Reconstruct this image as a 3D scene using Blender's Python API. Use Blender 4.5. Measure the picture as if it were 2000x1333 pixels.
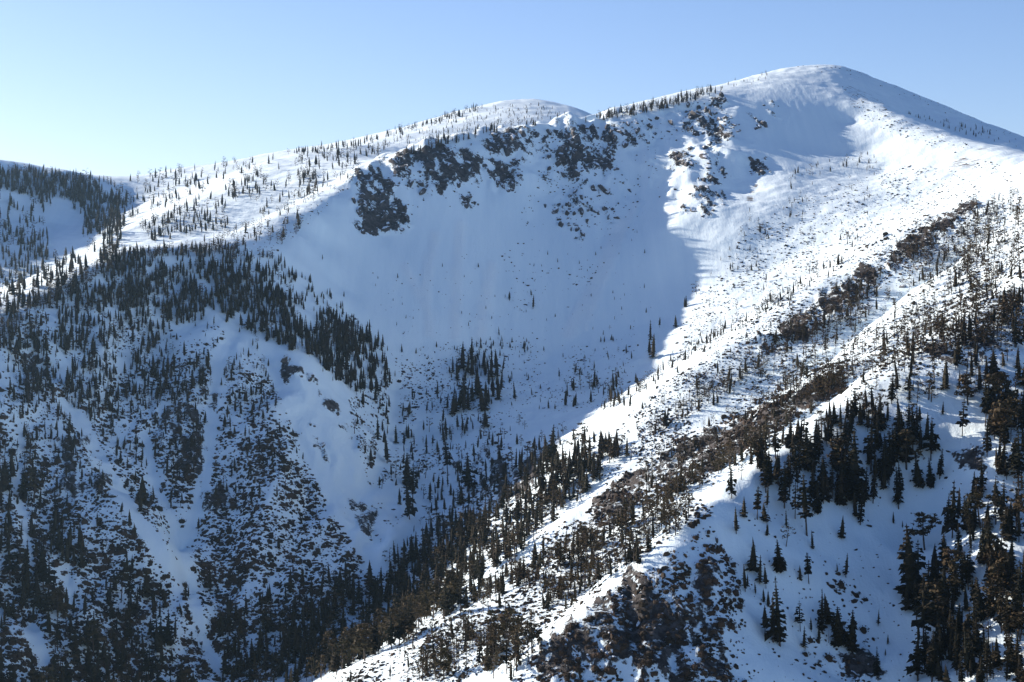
import bpy, math, random
import numpy as np
from mathutils import Vector, Matrix

random.seed(7); rng = np.random.default_rng(7)
for o in list(bpy.data.objects): bpy.data.objects.remove(o)
scene = bpy.context.scene
col = scene.collection
R = math.radians

# ---------------------------------------------------------------- camera
FPX, U0, V0 = 3732.0, 1000.0, 600.0       # focal length and eye-level point, in pixels of the 2000 px wide photograph
cam_d = bpy.data.cameras.new('camera'); cam = bpy.data.objects.new('camera', cam_d); col.objects.link(cam)
cam_d.sensor_width = 36.0; cam_d.lens = FPX / 2000.0 * 36.0
cam_d.shift_y = (V0 - 666.5) / 2000.0
cam_d.clip_start = 1.0; cam_d.clip_end = 60000.0
cam.location = (0, 0, 0); cam.rotation_euler = (R(90), 0, 0)
scene.camera = cam

# ---------------------------------------------------------------- sky, sun, exposure
SUN_EL, SUN_BEHIND = 21.5, 31.0            # elevation; angle of the sun beyond square-left of the view
w = bpy.data.worlds.new('World'); scene.world = w; w.use_nodes = True
nt = w.node_tree; bg = nt.nodes['Background']
sky = nt.nodes.new('ShaderNodeTexSky'); sky.sky_type = 'NISHITA'; sky.sun_disc = False
to_sun = Vector((-math.cos(R(SUN_EL)) * math.cos(R(SUN_BEHIND)), math.cos(R(SUN_EL)) * math.sin(R(SUN_BEHIND)), math.sin(R(SUN_EL))))
sky.sun_elevation = R(SUN_EL)
sky.sun_rotation = math.atan2(to_sun.x, to_sun.y)
sky.altitude = 1500; sky.air_density = 0.8; sky.dust_density = 1.4; sky.ozone_density = 1.5
bg.inputs['Strength'].default_value = 0.089
hs = nt.nodes.new('ShaderNodeHueSaturation'); hs.inputs['Saturation'].default_value = 1.16; hs.inputs['Hue'].default_value = .503
nt.links.new(sky.outputs[0], hs.inputs['Color']); tn = nt.nodes.new('ShaderNodeMix'); tn.data_type = 'RGBA'; tn.blend_type = 'MULTIPLY'; tn.inputs[0].default_value = 1; tn.inputs[7].default_value = (1, .905, .93, 1)
nt.links.new(hs.outputs[0], tn.inputs[6]); nt.links.new(tn.outputs[2], bg.inputs[0])
sun_d = bpy.data.lights.new('sun', 'SUN'); sun = bpy.data.objects.new('sun', sun_d); col.objects.link(sun)
sun_d.energy = 4.0; sun_d.angle = R(0.53); sun_d.color = (1.0, 0.885, 0.775)
sun.rotation_euler = to_sun.to_track_quat('Z', 'Y').to_euler()
scene.view_settings.view_transform = 'Standard'; scene.view_settings.look = 'None'
scene.view_settings.gamma = 1.0; scene.view_settings.use_curve_mapping = False
scene.view_settings.exposure = 1.06
scene.cycles.max_bounces = 6; scene.cycles.diffuse_bounces = 5; scene.cycles.volume_bounces = 0

# ---------------------------------------------------------------- noise
def _hash(ix, iy, seed):
    h = (ix.astype(np.int64) * 374761393 + iy.astype(np.int64) * 668265263 + seed * 974711) & 0x7fffffff
    h = ((h ^ (h >> 13)) * 1274126177) & 0x7fffffff
    return ((h ^ (h >> 16)) & 0xffff) / 65535.0 * 2 - 1
def vnoise(x, y, seed=0):
    ix = np.floor(x); iy = np.floor(y); fx = x - ix; fy = y - iy
    ix = ix.astype(np.int64); iy = iy.astype(np.int64)
    sx = fx * fx * fx * (fx * (fx * 6 - 15) + 10); sy = fy * fy * fy * (fy * (fy * 6 - 15) + 10)
    a = _hash(ix, iy, seed); b = _hash(ix + 1, iy, seed); c = _hash(ix, iy + 1, seed); d = _hash(ix + 1, iy + 1, seed)
    return (a + (b - a) * sx) * (1 - sy) + (c + (d - c) * sx) * sy
def fbm(x, y, octs, seed=0, gain=0.5):
    t = 0; amp = 1.0; n = 0
    for k in range(octs):
        ca, sa = math.cos(k * 1.3), math.sin(k * 1.3)
        t = t + amp * vnoise((x * ca - y * sa) * 2 ** k + 17.3 * k, (x * sa + y * ca) * 2 ** k - 9.1 * k, seed + k); n += amp; amp *= gain
    return t / n
def ridged(x, y, octs, seed=0):
    t = 0; amp = 1.0; n = 0
    for k in range(octs):
        ca, sa = math.cos(k * 1.1), math.sin(k * 1.1)
        t = t + amp * (1 - np.abs(vnoise((x * ca - y * sa) * 2 ** k + 5.7 * k, (x * sa + y * ca) * 2 ** k + 3.3 * k, seed + k)) * 2); n += amp; amp *= 0.5
    return t / n

# ---------------------------------------------------------------- shape of the land: crest lines, gully lines and spot heights
def at(u, v, Y):                            # the point Y metres out that is seen at (u, v)
    return ((u - U0) / FPX * Y, Y, (V0 - v) / FPX * Y)
LINES = []; SPOTS = []
def line(*pts): LINES.append([at(*p) for p in pts])
def spot(*pts): SPOTS.extend(at(*p) for p in pts)

# summit skyline and the broad back of the peak
line((1150,232,1830),(1200,212,1860),(1300,185,1910),(1400,166,1950),(1500,142,1990),(1550,131,2008),(1600,126,2020),(1635,127,2026),(1670,137,2028),(1700,149,2020),(1800,190,2000),(1900,235,1960),(2000,272,1900),(2150,330,1840))
# rim of the bowl, from the upper bowl round to the nose of the tree-covered spur
line((1660,190,1900),(1620,164,1945),(1560,157,1935),(1480,170,1910),(1420,186,1870),(1340,212,1840),(1250,233,1815),(1150,240,1800),(1060,246,1780),(1000,250,1760),(930,268,1735),(850,287,1700),(790,305,1675),(740,321,1650),(690,352,1610),(650,385,1570),(615,425,1525),(585,458,1480),(545,488,1430),(470,490,1405),(400,489,1390),(320,488,1372),(250,491,1350),(190,520,1318),(130,560,1285),(60,610,1240),(0,650,1200),(-150,745,1120),(-320,860,1040))
# arm of the peak that closes the bowl on the right
line((1660,190,1900),(1720,202,1870),(1752,232,1810),(1800,253,1775),(1850,266,1740),(1900,286,1690),(1960,300,1640),(2020,310,1590),(2200,330,1480))
line((1760,228,1900),(1850,262,1850),(1930,288,1800),(2050,312,1740),(2200,360,1700))
# upper bowl and the rocky rib beside it
line((1580,220,1850),(1550,280,1785),(1522,335,1696),(1500,390,1622),(1450,450,1566))
line((1400,215,1832),(1395,260,1784),(1385,310,1721),(1355,380,1652),(1322,440,1598))
line((1470,330,1712),(1455,380,1662))
spot((1640,300,1772),(1665,240,1845),(1440,300,1725),(1580,360,1662),(1560,410,1600),(1620,330,1715))
# headwall
spot((1250,300,1760),(1230,380,1695),(1200,460,1635),(1150,560,1565),(1120,640,1510),
     (1050,330,1720),(1030,430,1650),(1000,530,1580),(980,620,1520),
     (900,340,1670),(890,430,1610),(900,530,1550),(920,620,1500),
     (760,400,1610),(740,460,1570),(770,560,1510),(820,640,1470),
     (640,480,1520),(660,560,1480),(700,640,1430),(1280,560,1540),(1250,640,1490))
# bowl floor, and the canyon running down out of it towards the lower edge
line((1080,690,1480),(1010,740,1430),(960,800,1360),(920,870,1290),(890,940,1230),(860,1000,1180),(820,1060,1120),(770,1130,1070),(700,1210,1020),(600,1300,965),(480,1380,915),(330,1470,860),(100,1600,800))
line((800,690,1440),(770,760,1400),(770,850,1330),(800,930,1250),(830,1000,1190))
spot((900,720,1440),(870,800,1370),(860,870,1310),(950,690,1470))
# side wall of the bowl in the sun
spot((1700,290,1778),(1720,340,1700),(1640,400,1600),(1560,430,1578),(1600,500,1500),(1500,520,1518),(1420,560,1490),(1380,620,1440),(1320,680,1400),(1260,740,1360),(1180,790,1310),
     (1800,310,1700),(1800,390,1580),(1900,340,1600),(1720,450,1500),(1600,560,1420),(1500,620,1390),(1440,650,1370))
# ribs that run down to the left from the big ridge on the right
line((2150,240,1420),(2000,322,1330),(1900,372,1280),(1800,425,1235),(1700,487,1200),(1600,550,1165),(1500,620,1135),(1400,690,1105),(1300,748,1085),(1235,800,1070),(1165,870,1055),(1110,930,1045),(1050,985,1035),(980,1040,1030),(900,1095,1030))
line((1900,528,1140),(1760,620,1090),(1650,705,1045),(1500,818,1000),(1350,922,965),(1250,985,945),(1150,1050,930))
line((2150,330,1120),(2000,418,1060),(1900,490,1015),(1800,565,980),(1700,640,950),(1600,715,925),(1480,800,900),(1380,870,880),(1280,935,865),(1180,985,855),(1100,1020,850),(1020,1070,850),(940,1125,855),(880,1180,860))
line((1900,628,900),(1700,775,850),(1560,870,815),(1450,945,790))
line((1350,965,830),(1200,1055,810),(1050,1140,800),(950,1195,800))
line((1470,950,742),(1300,1085,700),(1150,1185,680),(1000,1275,665))
line((2300,330,940),(2150,430,890),(2000,530,830),(1900,600,800),(1800,672,775),(1700,745,750),(1600,815,725),(1500,880,700),(1430,930,680),(1385,1005,655),(1330,1050,645),(1270,1092,635),(1190,1145,625),(1110,1215,610),(1040,1290,600),(980,1350,590),(900,1430,585))
line((1480,865,800),(1380,932,785),(1240,1030,760),(1100,1105,745),(960,1175,735),(820,1235,735),(720,1290,740),(630,1335,745),(520,1400,750))
spot((850,1300,690),(900,1400,640))
# shaded hollow under the nearest crest, and the last spur on the right
line((1960,660,768),(1900,760,730),(1855,850,712),(1825,950,698),(1800,1050,680),(1770,1150,655),(1750,1250,630),(1730,1350,605),(1700,1500,570))
line((2200,560,800),(2100,680,752),(2030,780,718),(1980,880,690),(1955,980,662),(1968,1090,632),(1998,1200,603),(2035,1350,570))
spot((1600,900,704),(1500,1000,672),(1650,1000,684),(1420,1100,640),(1550,1150,638),(1350,1200,609),(1500,1300,602),(1250,1250,600),(1200,1350,577),(1350,1400,566),(1500,1450,566),(1600,1250,625),(1680,1200,640))
spot((2060,1010,672),(2150,900,715),(2110,1200,605))
# shaded flank of the left spur with its chutes
line((470,560,1360),(440,660,1300),(420,760,1245),(400,880,1180),(375,980,1130),(360,1060,1090),(385,1160,1045),(410,1260,1000),(430,1340,965))
line((60,760,1200),(150,850,1150),(240,960,1095),(330,1080,1045),(390,1190,1010))
line((480,650,1310),(540,740,1265),(600,830,1215),(660,930,1160),(720,1030,1110),(750,1110,1075))
line((330,650,1300),(300,780,1230),(270,900,1160),(260,1000,1110))
line((520,800,1225),(500,920,1155),(500,1030,1100),(520,1150,1045))
line((610,690,1310),(660,770,1285),(700,870,1230),(730,960,1180))
line((100,690,1215),(60,850,1130),(80,1000,1060),(120,1150,1000),(200,1300,950))
spot((0,800,1120),(0,1000,1035),(0,1200,965),(-200,1000,960),(250,1333,945),(300,1180,1020),(600,1000,1125),(640,1120,1070),(560,1250,1000),(-200,1300,860))
spot((350,560,1350),(250,570,1310),(150,620,1270),(560,560,1400),(620,620,1380),(690,700,1370))
# ground behind the left spur and the far lit ribs
line((700,285,2120),(600,300,2070),(529,318,2010),(469,345,1950),(423,368,1900),(340,404,1830),(254,437,1760),(212,458,1720),(170,500,1660))
line((720,310,1900),(640,355,1830),(560,410,1740),(490,450,1660),(430,480,1590),(380,498,1540))
line((300,460,1700),(220,500,1600),(120,560,1520),(40,620,1450),(-60,690,1380))
line((760,263,2350),(690,283,2340),(600,296,2400),(500,303,2440),(430,318,2440),(330,335,2430),(240,352,2400),(200,349,2330))
line((1230,262,2560),(1140,217,2580),(1090,203,2570),(1040,195,2560),(960,203,2520),(900,218,2480),(850,237,2440),(800,253,2400),(760,263,2350))
line((1060,235,2350),(950,262,2250),(850,272,2180),(760,285,2150),(700,290,2120))
spot((520,330,2250),(420,345,2200),(340,375,2100),(270,410,2000))
line((270,380,2180),(250,410,2080),(225,440,1960),(190,490,1840),(120,550,1760))
line((-250,265,2050),(-100,295,2080),(0,318,2110),(60,331,2130),(130,333,2160),(200,349,2210))
spot((0,420,2000),(60,470,1930),(0,560,1820),(130,440,2020),(-150,420,1950),(-200,600,1780))
# unseen: backs of the ridges
SPOTS += [(340,2110,250),(430,2090,232),(240,2080,232),(-900,2600,60),(-400,2900,120),(0,3000,130),(400,2900,110),(800,2600,60),(1000,2200,40),(100,2150,130),(300,2250,160),(500,2200,150),(0,1990,120),
          (-900,3600,40),(0,3800,0),(900,3600,0),(1200,1500,80),(1100,1000,80),(1000,600,60),(700,1000,170),(900,1300,110),(-700,1300,-60),(-900,900,-180),(-600,700,-240),(-300,500,-240),(0,400,-230),(300,350,-200),(600,350,-130),(-700,1800,10),(-900,2100,40)]

pts = []
for L in LINES:
    for a, b in zip(L[:-1], L[1:]):
        d = math.dist(a, b); n = max(1, int(d / 28))
        for k in range(n): pts.append(tuple(a[i] + (b[i] - a[i]) * k / n for i in range(3)))
    pts.append(L[-1])
pts = np.array(pts + SPOTS)
# drop near duplicates where lines meet
keep = []
for i in range(len(pts)):
    if not keep or np.min(np.hypot(pts[keep, 0] - pts[i, 0], pts[keep, 1] - pts[i, 1])) > 6: keep.append(i)
pts = pts[keep]
N = len(pts)
D = np.sqrt((pts[:, None, 0] - pts[None, :, 0]) ** 2 + (pts[:, None, 1] - pts[None, :, 1]) ** 2 + 9.0)
A = np.zeros((N + 3, N + 3)); A[:N, :N] = -D + np.eye(N) * 1.5
A[:N, N] = 1; A[:N, N + 1] = pts[:, 0] / 1000; A[:N, N + 2] = pts[:, 1] / 1000; A[N:, :N] = A[:N, N:].T
wts = np.linalg.solve(A, np.concatenate([pts[:, 2], np.zeros(3)]))
# coarse lattice of the base surface, 8 m apart
CX0, CY0, CS = -1300.0, 250.0, 8.0
cnx, cny = 326, 471
cgx, cgy = np.meshgrid(CX0 + CS * np.arange(cnx), CY0 + CS * np.arange(cny))
base = np.empty(cgx.size); fx_, fy_ = cgx.ravel(), cgy.ravel()
for s in range(0, base.size, 8000):
    e = slice(s, s + 8000)
    dd = np.sqrt((fx_[e, None] - pts[None, :, 0]) ** 2 + (fy_[e, None] - pts[None, :, 1]) ** 2 + 9.0)
    base[e] = -dd @ wts[:N] + wts[N] + wts[N + 1] * fx_[e] / 1000 + wts[N + 2] * fy_[e] / 1000
base = base.reshape(cny, cnx)
def lattice(F, x, y):                       # Catmull-Rom lookup
    gx = np.clip((x - CX0) / CS, 1, cnx - 2.001); gy = np.clip((y - CY0) / CS, 1, cny - 2.001)
    ix = np.minimum(gx.astype(int), cnx - 3); iy = np.minimum(gy.astype(int), cny - 3); tx = gx - ix; ty = gy - iy
    def wt(t): return (-.5*t+t*t-.5*t**3, 1-2.5*t*t+1.5*t**3, .5*t+2*t*t-1.5*t**3, -.5*t*t+.5*t**3)
    wx, wy = wt(tx), wt(ty); out = 0
    for j in range(4):
        r = 0
        for i in range(4): r = r + wx[i] * F[iy + j - 1, ix + i - 1]
        out = out + wy[j] * r
    return out

# ---------------------------------------------------------------- finer lattice with chutes, ribs and crags
FS = 4.0; FNX, FNY = 631, 851; FX0, FY0 = -1250.0, 290.0
def sample(F, x, y, x0=FX0, y0=FY0, s=FS):
    gx = np.clip((x - x0) / s, 0, F.shape[1] - 1.001); gy = np.clip((y - y0) / s, 0, F.shape[0] - 1.001)
    ix = gx.astype(int); iy = gy.astype(int); tx = gx - ix; ty = gy - iy
    return (F[iy, ix] * (1 - tx) + F[iy, ix + 1] * tx) * (1 - ty) + (F[iy + 1, ix] * (1 - tx) + F[iy + 1, ix + 1] * tx) * ty
def cubic(F, x, y):
    gx = np.clip((x - FX0) / FS, 1, FNX - 2.001); gy = np.clip((y - FY0) / FS, 1, FNY - 2.001)
    ix = np.minimum(gx.astype(int), FNX - 3); iy = np.minimum(gy.astype(int), FNY - 3); tx = gx - ix; ty = gy - iy
    def wt(t): return (-.5*t+t*t-.5*t**3, 1-2.5*t*t+1.5*t**3, .5*t+2*t*t-1.5*t**3, -.5*t*t+.5*t**3)
    wx, wy = wt(tx), wt(ty); out = 0
    for j in range(4):
        r = 0
        for i in range(4): r = r + wx[i] * F[iy + j - 1, ix + i - 1]
        out = out + wy[j] * r
    return out
def inside(poly, u, v):
    p = np.array(poly, float); res = np.zeros(u.shape, bool)
    m = (u >= p[:, 0].min()) & (u <= p[:, 0].max()) & (v >= p[:, 1].min()) & (v <= p[:, 1].max())
    uu, vv = u[m], v[m]; r = np.zeros(uu.shape, bool)
    for (x1, y1), (x2, y2) in zip(p, np.roll(p, -1, 0)):
        c = (y1 > vv) != (y2 > vv)
        r ^= c & (uu < (x2 - x1) * (vv - y1) / (y2 - y1 + 1e-12) + x1)
    res[m] = r; return res
def seg_dist(path, u, v):
    d = np.full(u.shape, 1e9)
    for (x1, y1), (x2, y2) in zip(path[:-1], path[1:]):
        L = (x2 - x1) ** 2 + (y2 - y1) ** 2
        t = np.clip(((u - x1) * (x2 - x1) + (v - y1) * (y2 - y1)) / L, 0, 1)
        d = np.minimum(d, np.hypot(u - x1 - t * (x2 - x1), v - y1 - t * (y2 - y1)))
    return d
def smooth(a, b, x):
    t = np.clip((x - a) / (b - a), 0, 1); return t * t * (3 - 2 * t)

# snow chutes on the shaded flank: path as seen, half width
CHUTES = [([(470,620),(425,715),(415,800),(402,900),(388,980),(368,1050)], 15), ([(340,1030),(372,1140),(395,1250),(432,1312)], 13),
          ([(120,790),(152,816),(197,904),(247,985),(317,1085),(360,1130)], 14), ([(282,850),(300,940),(338,1020),(352,1073)], 10),
          ([(45,860),(35,960),(60,1100)], 8), ([(60,1230),(85,1290),(95,1333)], 16), ([(770,760),(765,850),(730,930)], 12),
          ([(530,690),(585,800),(650,930),(720,1050),(745,1130)], 22), ([(660,760),(685,860),(705,960),(740,1050)], 12), ([(130,1130),(140,1180)], 9),
          ([(1232,1110),(1238,1230),(1220,1333)], 8), ([(1350,1090),(1365,1180),(1372,1215),(1345,1260)], 8), ([(1310,1270),(1320,1333)], 10)]
BOWL = [(560,500),(610,440),(720,460),(800,440),(900,400),(1000,400),(1180,330),(1280,330),(1330,430),(1420,520),(1300,700),(1100,700),(900,690),(760,690),(660,600)]
UPPER_BOWL = [(1470,175),(1560,160),(1680,250),(1680,290),(1560,330),(1500,340),(1470,250)]
FLANK = [(0,660),(200,560),(330,640),(460,650),(560,680),(640,740),(720,860),(800,1000),(760,1150),(560,1333),(0,1333)]
gx4, gy4 = np.meshgrid(FX0 + FS * np.arange(FNX), FY0 + FS * np.arange(FNY))
H = lattice(base, gx4, gy4)
U4 = U0 + FPX * gx4 / gy4; V4 = V0 - FPX * H / gy4
calm = (inside(BOWL, U4, V4) | inside(UPPER_BOWL, U4, V4)).astype(float)
for _ in range(10):
    calm[1:-1, 1:-1] = (calm[1:-1, 1:-1] * 2 + calm[:-2, 1:-1] + calm[2:, 1:-1] + calm[1:-1, :-2] + calm[1:-1, 2:]) / 6
flank = inside(FLANK, U4, V4).astype(float)
for _ in range(8):
    flank[1:-1, 1:-1] = (flank[1:-1, 1:-1] * 2 + flank[:-2, 1:-1] + flank[2:, 1:-1] + flank[1:-1, :-2] + flank[1:-1, 2:]) / 6
near = (gy4 < 1300) & (U4 > 900); near = smooth(880, 980, U4) * smooth(1350, 1250, gy4) * (V4 > 300)
H = H + (1 - 0.85 * calm) * (3.2 * fbm(gx4 / 70, gy4 / 70, 4, 3))
H = H + flank * (9.0 * (ridged(gx4 / 42 + 0.35 * fbm(gx4 / 60, gy4 / 60, 2, 5), gy4 / 170, 3, 11) - 0.2))
# ribs and hollows that run down to the left on the big ridge
dl = gx4 * 0.45 + gy4 * 0.9; al = gx4 * 0.9 - gy4 * 0.45
H = H + near * (4.0 * (ridged(dl / 34 + 0.5 * fbm(gx4 / 50, gy4 / 50, 2, 15), al / 150, 3, 21) - 0.2))
# fluted headwall below the rim
rim = smooth(470, 330, V4) * smooth(640, 720, U4) * smooth(1480, 1380, U4) * (gy4 < 1850) * (gy4 > 1450)
H = H + rim * 8.0 * (ridged(gx4 / 38 + 0.3 * fbm(gx4 / 40, gy4 / 40, 2, 9), gy4 / 140, 3, 31) - 0.25)
rd = seg_dist([(740,321),(850,287),(930,268),(1000,250),(1150,240),(1250,233),(1340,212)], U4, V4)
H = H + np.exp(-(rd / 11) ** 2) * (gy4 > 1600) * (gy4 < 1850) * 6.5 * np.clip(ridged(gx4 / 17, gy4 / 30, 3, 91) - .05, 0, 1)
for path, hw in CHUTES:
    d = seg_dist(path, U4, V4); H = H - 2.6 * np.exp(-(d / (hw * 1.3)) ** 2) * (gy4 > 520)
U4 = U0 + FPX * gx4 / gy4; V4 = V0 - FPX * H / gy4

# ---------------------------------------------------------------- where rock shows through the snow (outline as seen, share of rock)
ROCKY = [
 ([(700,335),(735,322),(770,375),(806,440),(778,456),(708,462),(698,400)], 0.77), ([(745,312),(800,292),(880,283),(945,300),(950,335),(905,350),(872,385),(840,390),(795,365)], 0.67),
 ([(955,330),(990,300),(1022,318),(1015,378),(985,372),(955,362)], 0.66), ([(930,265),(1010,248),(1060,255),(1050,290),(990,300),(950,292)], 0.51),
 ([(1060,262),(1140,246),(1150,295),(1115,335),(1062,310)], 0.53), ([(1135,248),(1212,232),(1210,290),(1185,335),(1145,330)], 0.59), ([(1180,235),(1300,225),(1310,260),(1260,300),(1215,270)], 0.33),
 ([(1308,297),(1356,288),(1352,332),(1308,334)], 0.73), ([(1335,205),(1425,182),(1425,225),(1392,268),(1338,262)], 0.61), ([(1370,255),(1440,225),(1445,255),(1395,300),(1368,312)], 0.56),
 ([(1372,312),(1415,300),(1425,395),(1372,425),(1330,412),(1345,375)], 0.51), ([(1462,312),(1496,305),(1494,345),(1464,345)], 0.89), ([(1455,220),(1520,195),(1520,225),(1480,260)], 0.41),
 ([(1050,340),(1180,310),(1190,420),(1080,450),(1050,400)], 0.26), ([(885,385),(930,370),(930,412),(890,412)], 0.51), ([(680,350),(712,345),(712,400),(680,390)], 0.41),
 ([(800,300),(1000,254),(1200,238),(1300,228),(1330,260),(1200,300),(1000,320),(900,360)], 0.43), ([(1060,300),(1200,290),(1240,400),(1150,480),(1080,420)], 0.27),
 ([(30,690),(110,690),(120,760),(50,760)], 0.45), ([(90,850),(195,840),(200,970),(110,985)], 0.45), ([(295,800),(395,780),(392,940),(310,960)], 0.52), ([(400,760),(450,750),(445,800),(405,810)], 0.55), ([(395,960),(445,960),(440,1000),(400,1010)], 0.60),
 ([(600,828),(612,822),(650,905),(645,915),(630,900)], 0.92), ([(563,710),(588,712),(640,755),(620,750),(585,735),(568,735)], 0.90), ([(545,690),(560,690),(566,760),(552,750)], 0.70), ([(375,1225),(392,1230),(408,1320),(372,1325)], 0.85), ([(635,780),(665,775),(672,840),(662,840)], 0.70), ([(690,985),(730,985),(740,1060),(705,1050)], 0.65), ([(775,870),(820,865),(822,930),(775,930)], 0.55),
 ([(880,900),(1000,860),(1010,930),(900,1010),(860,990)], 0.50), ([(990,930),(1090,850),(1095,880),(1000,990),(900,1060),(890,1030)], 0.55), ([(830,1060),(960,990),(960,1030),(840,1110),(760,1150)], 0.60), ([(500,1310),(640,1230),(700,1220),(600,1333),(500,1333)], 0.55),
 ([(1890,395),(1920,395),(1800,495),(1700,560),(1560,660),(1470,710),(1450,700),(1560,610),(1700,510),(1790,455)], 0.68), ([(1150,985),(1260,900),(1400,830),(1520,780),(1640,720),(1650,750),(1540,830),(1420,905),(1290,965),(1180,1030)], 0.81),
 ([(1300,950),(1440,870),(1450,885),(1320,985)], 0.66), ([(1560,620),(1700,560),(1690,590),(1570,660)], 0.56),
 ([(1215,1125),(1292,1120),(1300,1200),(1290,1333),(1225,1333),(1238,1230)], 0.80), ([(1345,1060),(1420,1070),(1430,1130),(1395,1160),(1400,1290),(1440,1333),(1330,1333),(1370,1230),(1360,1130)], 0.84), ([(1290,1185),(1350,1180),(1355,1240),(1300,1250)], 0.78), ([(1110,1215),(1190,1150),(1200,1290),(1120,1333),(1020,1333)], 0.66),
 ([(1385,1040),(1430,1080),(1440,1200),(1410,1200)], .5), ([(1150,1180),(1230,1130),(1240,1333),(1100,1333)], .55),
 ([(1640,1270),(1720,1275),(1720,1333),(1640,1333)], 0.73), ([(1850,880),(1930,865),(1940,905),(1880,920)], 0.78), ([(1790,690),(1930,630),(1960,680),(1880,720)], 0.50), ([(960,1210),(1020,1190),(1010,1230),(960,1240)], 0.78), ([(1720,570),(1800,510),(1830,500),(1790,560),(1730,590)], 0.43),
 ([(880,1250),(960,1220),(900,1300),(840,1310)], 0.48)]
SOIL = [([(1640,165),(1665,163),(1740,205),(1760,240),(1735,232),(1690,205),(1672,230),(1660,215)], .42), ([(1840,330),(1880,300),(1930,310),(1900,330),(1870,335)], .5), ([(1472,455),(1485,430),(1505,428),(1500,445),(1480,460)], .85), ([(1450,400),(1478,345),(1486,345),(1472,395)], .8), ([(1900,282),(1960,296),(1960,306),(1900,296)], .5), ([(1690,215),(1760,232),(1830,262),(1880,282),(1800,268),(1720,235)], .4)]
rock_p = np.zeros_like(H); soil_p = np.zeros_like(H)
for poly, p in ROCKY: rock_p = np.maximum(rock_p, inside(poly, U4, V4) * p)
for poly, p in SOIL: soil_p = np.maximum(soil_p, inside(poly, U4, V4) * p)
rock_p *= (gy4 > 480)
for a in (rock_p, soil_p):
    for _ in range(3): a[1:-1, 1:-1] = (a[1:-1, 1:-1] * 4 + a[:-2, 1:-1] + a[2:, 1:-1] + a[1:-1, :-2] + a[1:-1, 2:]) / 8
# streaks of avalanche debris on the bowl wall
DEBRIS = [([(790,520),(830,600)], 9), ([(850,460),(830,560),(838,650)], 10), ([(900,440),(890,560),(888,655)], 12), ([(960,520),(935,660)], 12), ([(1210,440),(1160,560),(1110,650)], 14), ([(1240,400),(1190,520),(1140,640)], 7)]
debris = np.zeros_like(H)
for path, hw in DEBRIS: debris = np.maximum(debris, np.exp(-(seg_dist(path, U4, V4) / hw) ** 4) * (gy4 > 1400))
rough = 1 - 0.9 * calm

def rock_at(x, y, h):
    """share of bare rock at fine scale: ragged outcrops drawn out along the fall line"""
    p = sample(rock_p, x, y); a = x + 0.45 * h; b = h - 0.45 * x
    n = 0.55 * fbm(a / 9, b / 17, 3, 41, 0.6) + 0.35 * (ridged(a / 7, b / 19, 3, 45) - 0.25) + 0.30 * fbm(a / 2.6, b / 5.5, 2, 43)
    d = n - 0.55 * (0.5 - p) * 1.9
    return np.where(p > 0.02, smooth(-0.06, 0.08, d), 0.0), np.where(p > 0.02, np.clip(.5 + 1.1 * d, 0, 1), 0.0)
def ground(x, y, full=False):
    h = cubic(H, x, y); r = sample(rough, x, y)
    rk, rsoft = rock_at(x, y, h); nr_ = smooth(700, 1300, y)
    h = h + r * 0.8 * fbm(x / 11, y / 11, 3, 51) + r * 0.2 * vnoise(x / 2.6, y / 2.6, 55)
    h = h + rk * (0.5 + .5 * nr_) * (0.3 + 3.0 * np.clip(ridged((x + .3 * h) / 10, y / 10 + h / 6, 4, 61), -.2, 1) + 1.3 * fbm(x / 2.4, h / 2.4, 2, 63))
    db = sample(debris, x, y); h = h + db * (0.45 + 0.25 * fbm(x / 3.2, y / 5, 2, 71))
    c_ = 1 - r
    h = h + c_ * (0.45 * ridged(x / 9 + 1.2 * vnoise(x / 45, y / 60, 5), y / 90, 3, 81) * smooth(-.4, .5, fbm(x / 60, y / 80, 2, 85)) + .25 * fbm(x / 2.2, y / 14, 2, 83))
    if full: return h, rsoft, db
    return h

# ---------------------------------------------------------------- the sheet of terrain
ys = np.concatenate([np.arange(-600, 440, 40.0), np.arange(440, 2150, 2.0), np.arange(2150, 2700, 5.0), np.arange(2700, 3650, 25.0), np.arange(3650, 6000, 150.0)])
tc = np.linspace(-1, 1, 530); to = np.linspace(0.03, 1, 26) ** 1.4
ts = np.concatenate([(-1 - 2.6 * to)[::-1], tc, 1 + 2.6 * to])
TT, YY = np.meshgrid(ts, ys); XX = TT * (0.285 * np.clip(YY, 300, 4000) + 60)
ZZ, RK, DB = ground(XX.ravel(), YY.ravel(), True)
SO = sample(soil_p, XX.ravel(), YY.ravel())
nr, nc = XX.shape
far = np.clip(np.maximum(np.abs(XX) - 1150, 0) * 0.12 + np.maximum(YY - 3500, 0) * 0.15 + np.maximum(330 - YY, 0) * 0.1, 0, 500).ravel()
ZZ = ZZ - far
def grid_mesh(name, V, idx):
    F = np.stack([idx[:-1, :-1], idx[:-1, 1:], idx[1:, 1:], idx[1:, :-1]], -1).reshape(-1, 4)
    me = bpy.data.meshes.new(name); me.vertices.add(len(V)); me.vertices.foreach_set('co', V.astype(np.float32).ravel())
    me.loops.add(F.size); me.loops.foreach_set('vertex_index', F.astype(np.int32).ravel())
    me.polygons.add(len(F)); me.polygons.foreach_set('loop_start', np.arange(0, F.size, 4, dtype=np.int32))
    me.polygons.foreach_set('use_smooth', np.ones(len(F), bool)); me.update(calc_edges=True)
    return me
V = np.stack([XX.ravel(), YY.ravel(), ZZ], -1)
me = grid_mesh('mountain', V, np.arange(nr * nc).reshape(nr, nc))
for nm, arr in (('rock', RK), ('debris', DB), ('soil', SO)):
    at_ = me.attributes.new(nm, 'FLOAT', 'POINT'); at_.data.foreach_set('value', arr.astype(np.float32))
mountain = bpy.data.objects.new('mountain', me); col.objects.link(mountain); mountain['kind'] = 'structure'

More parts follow.
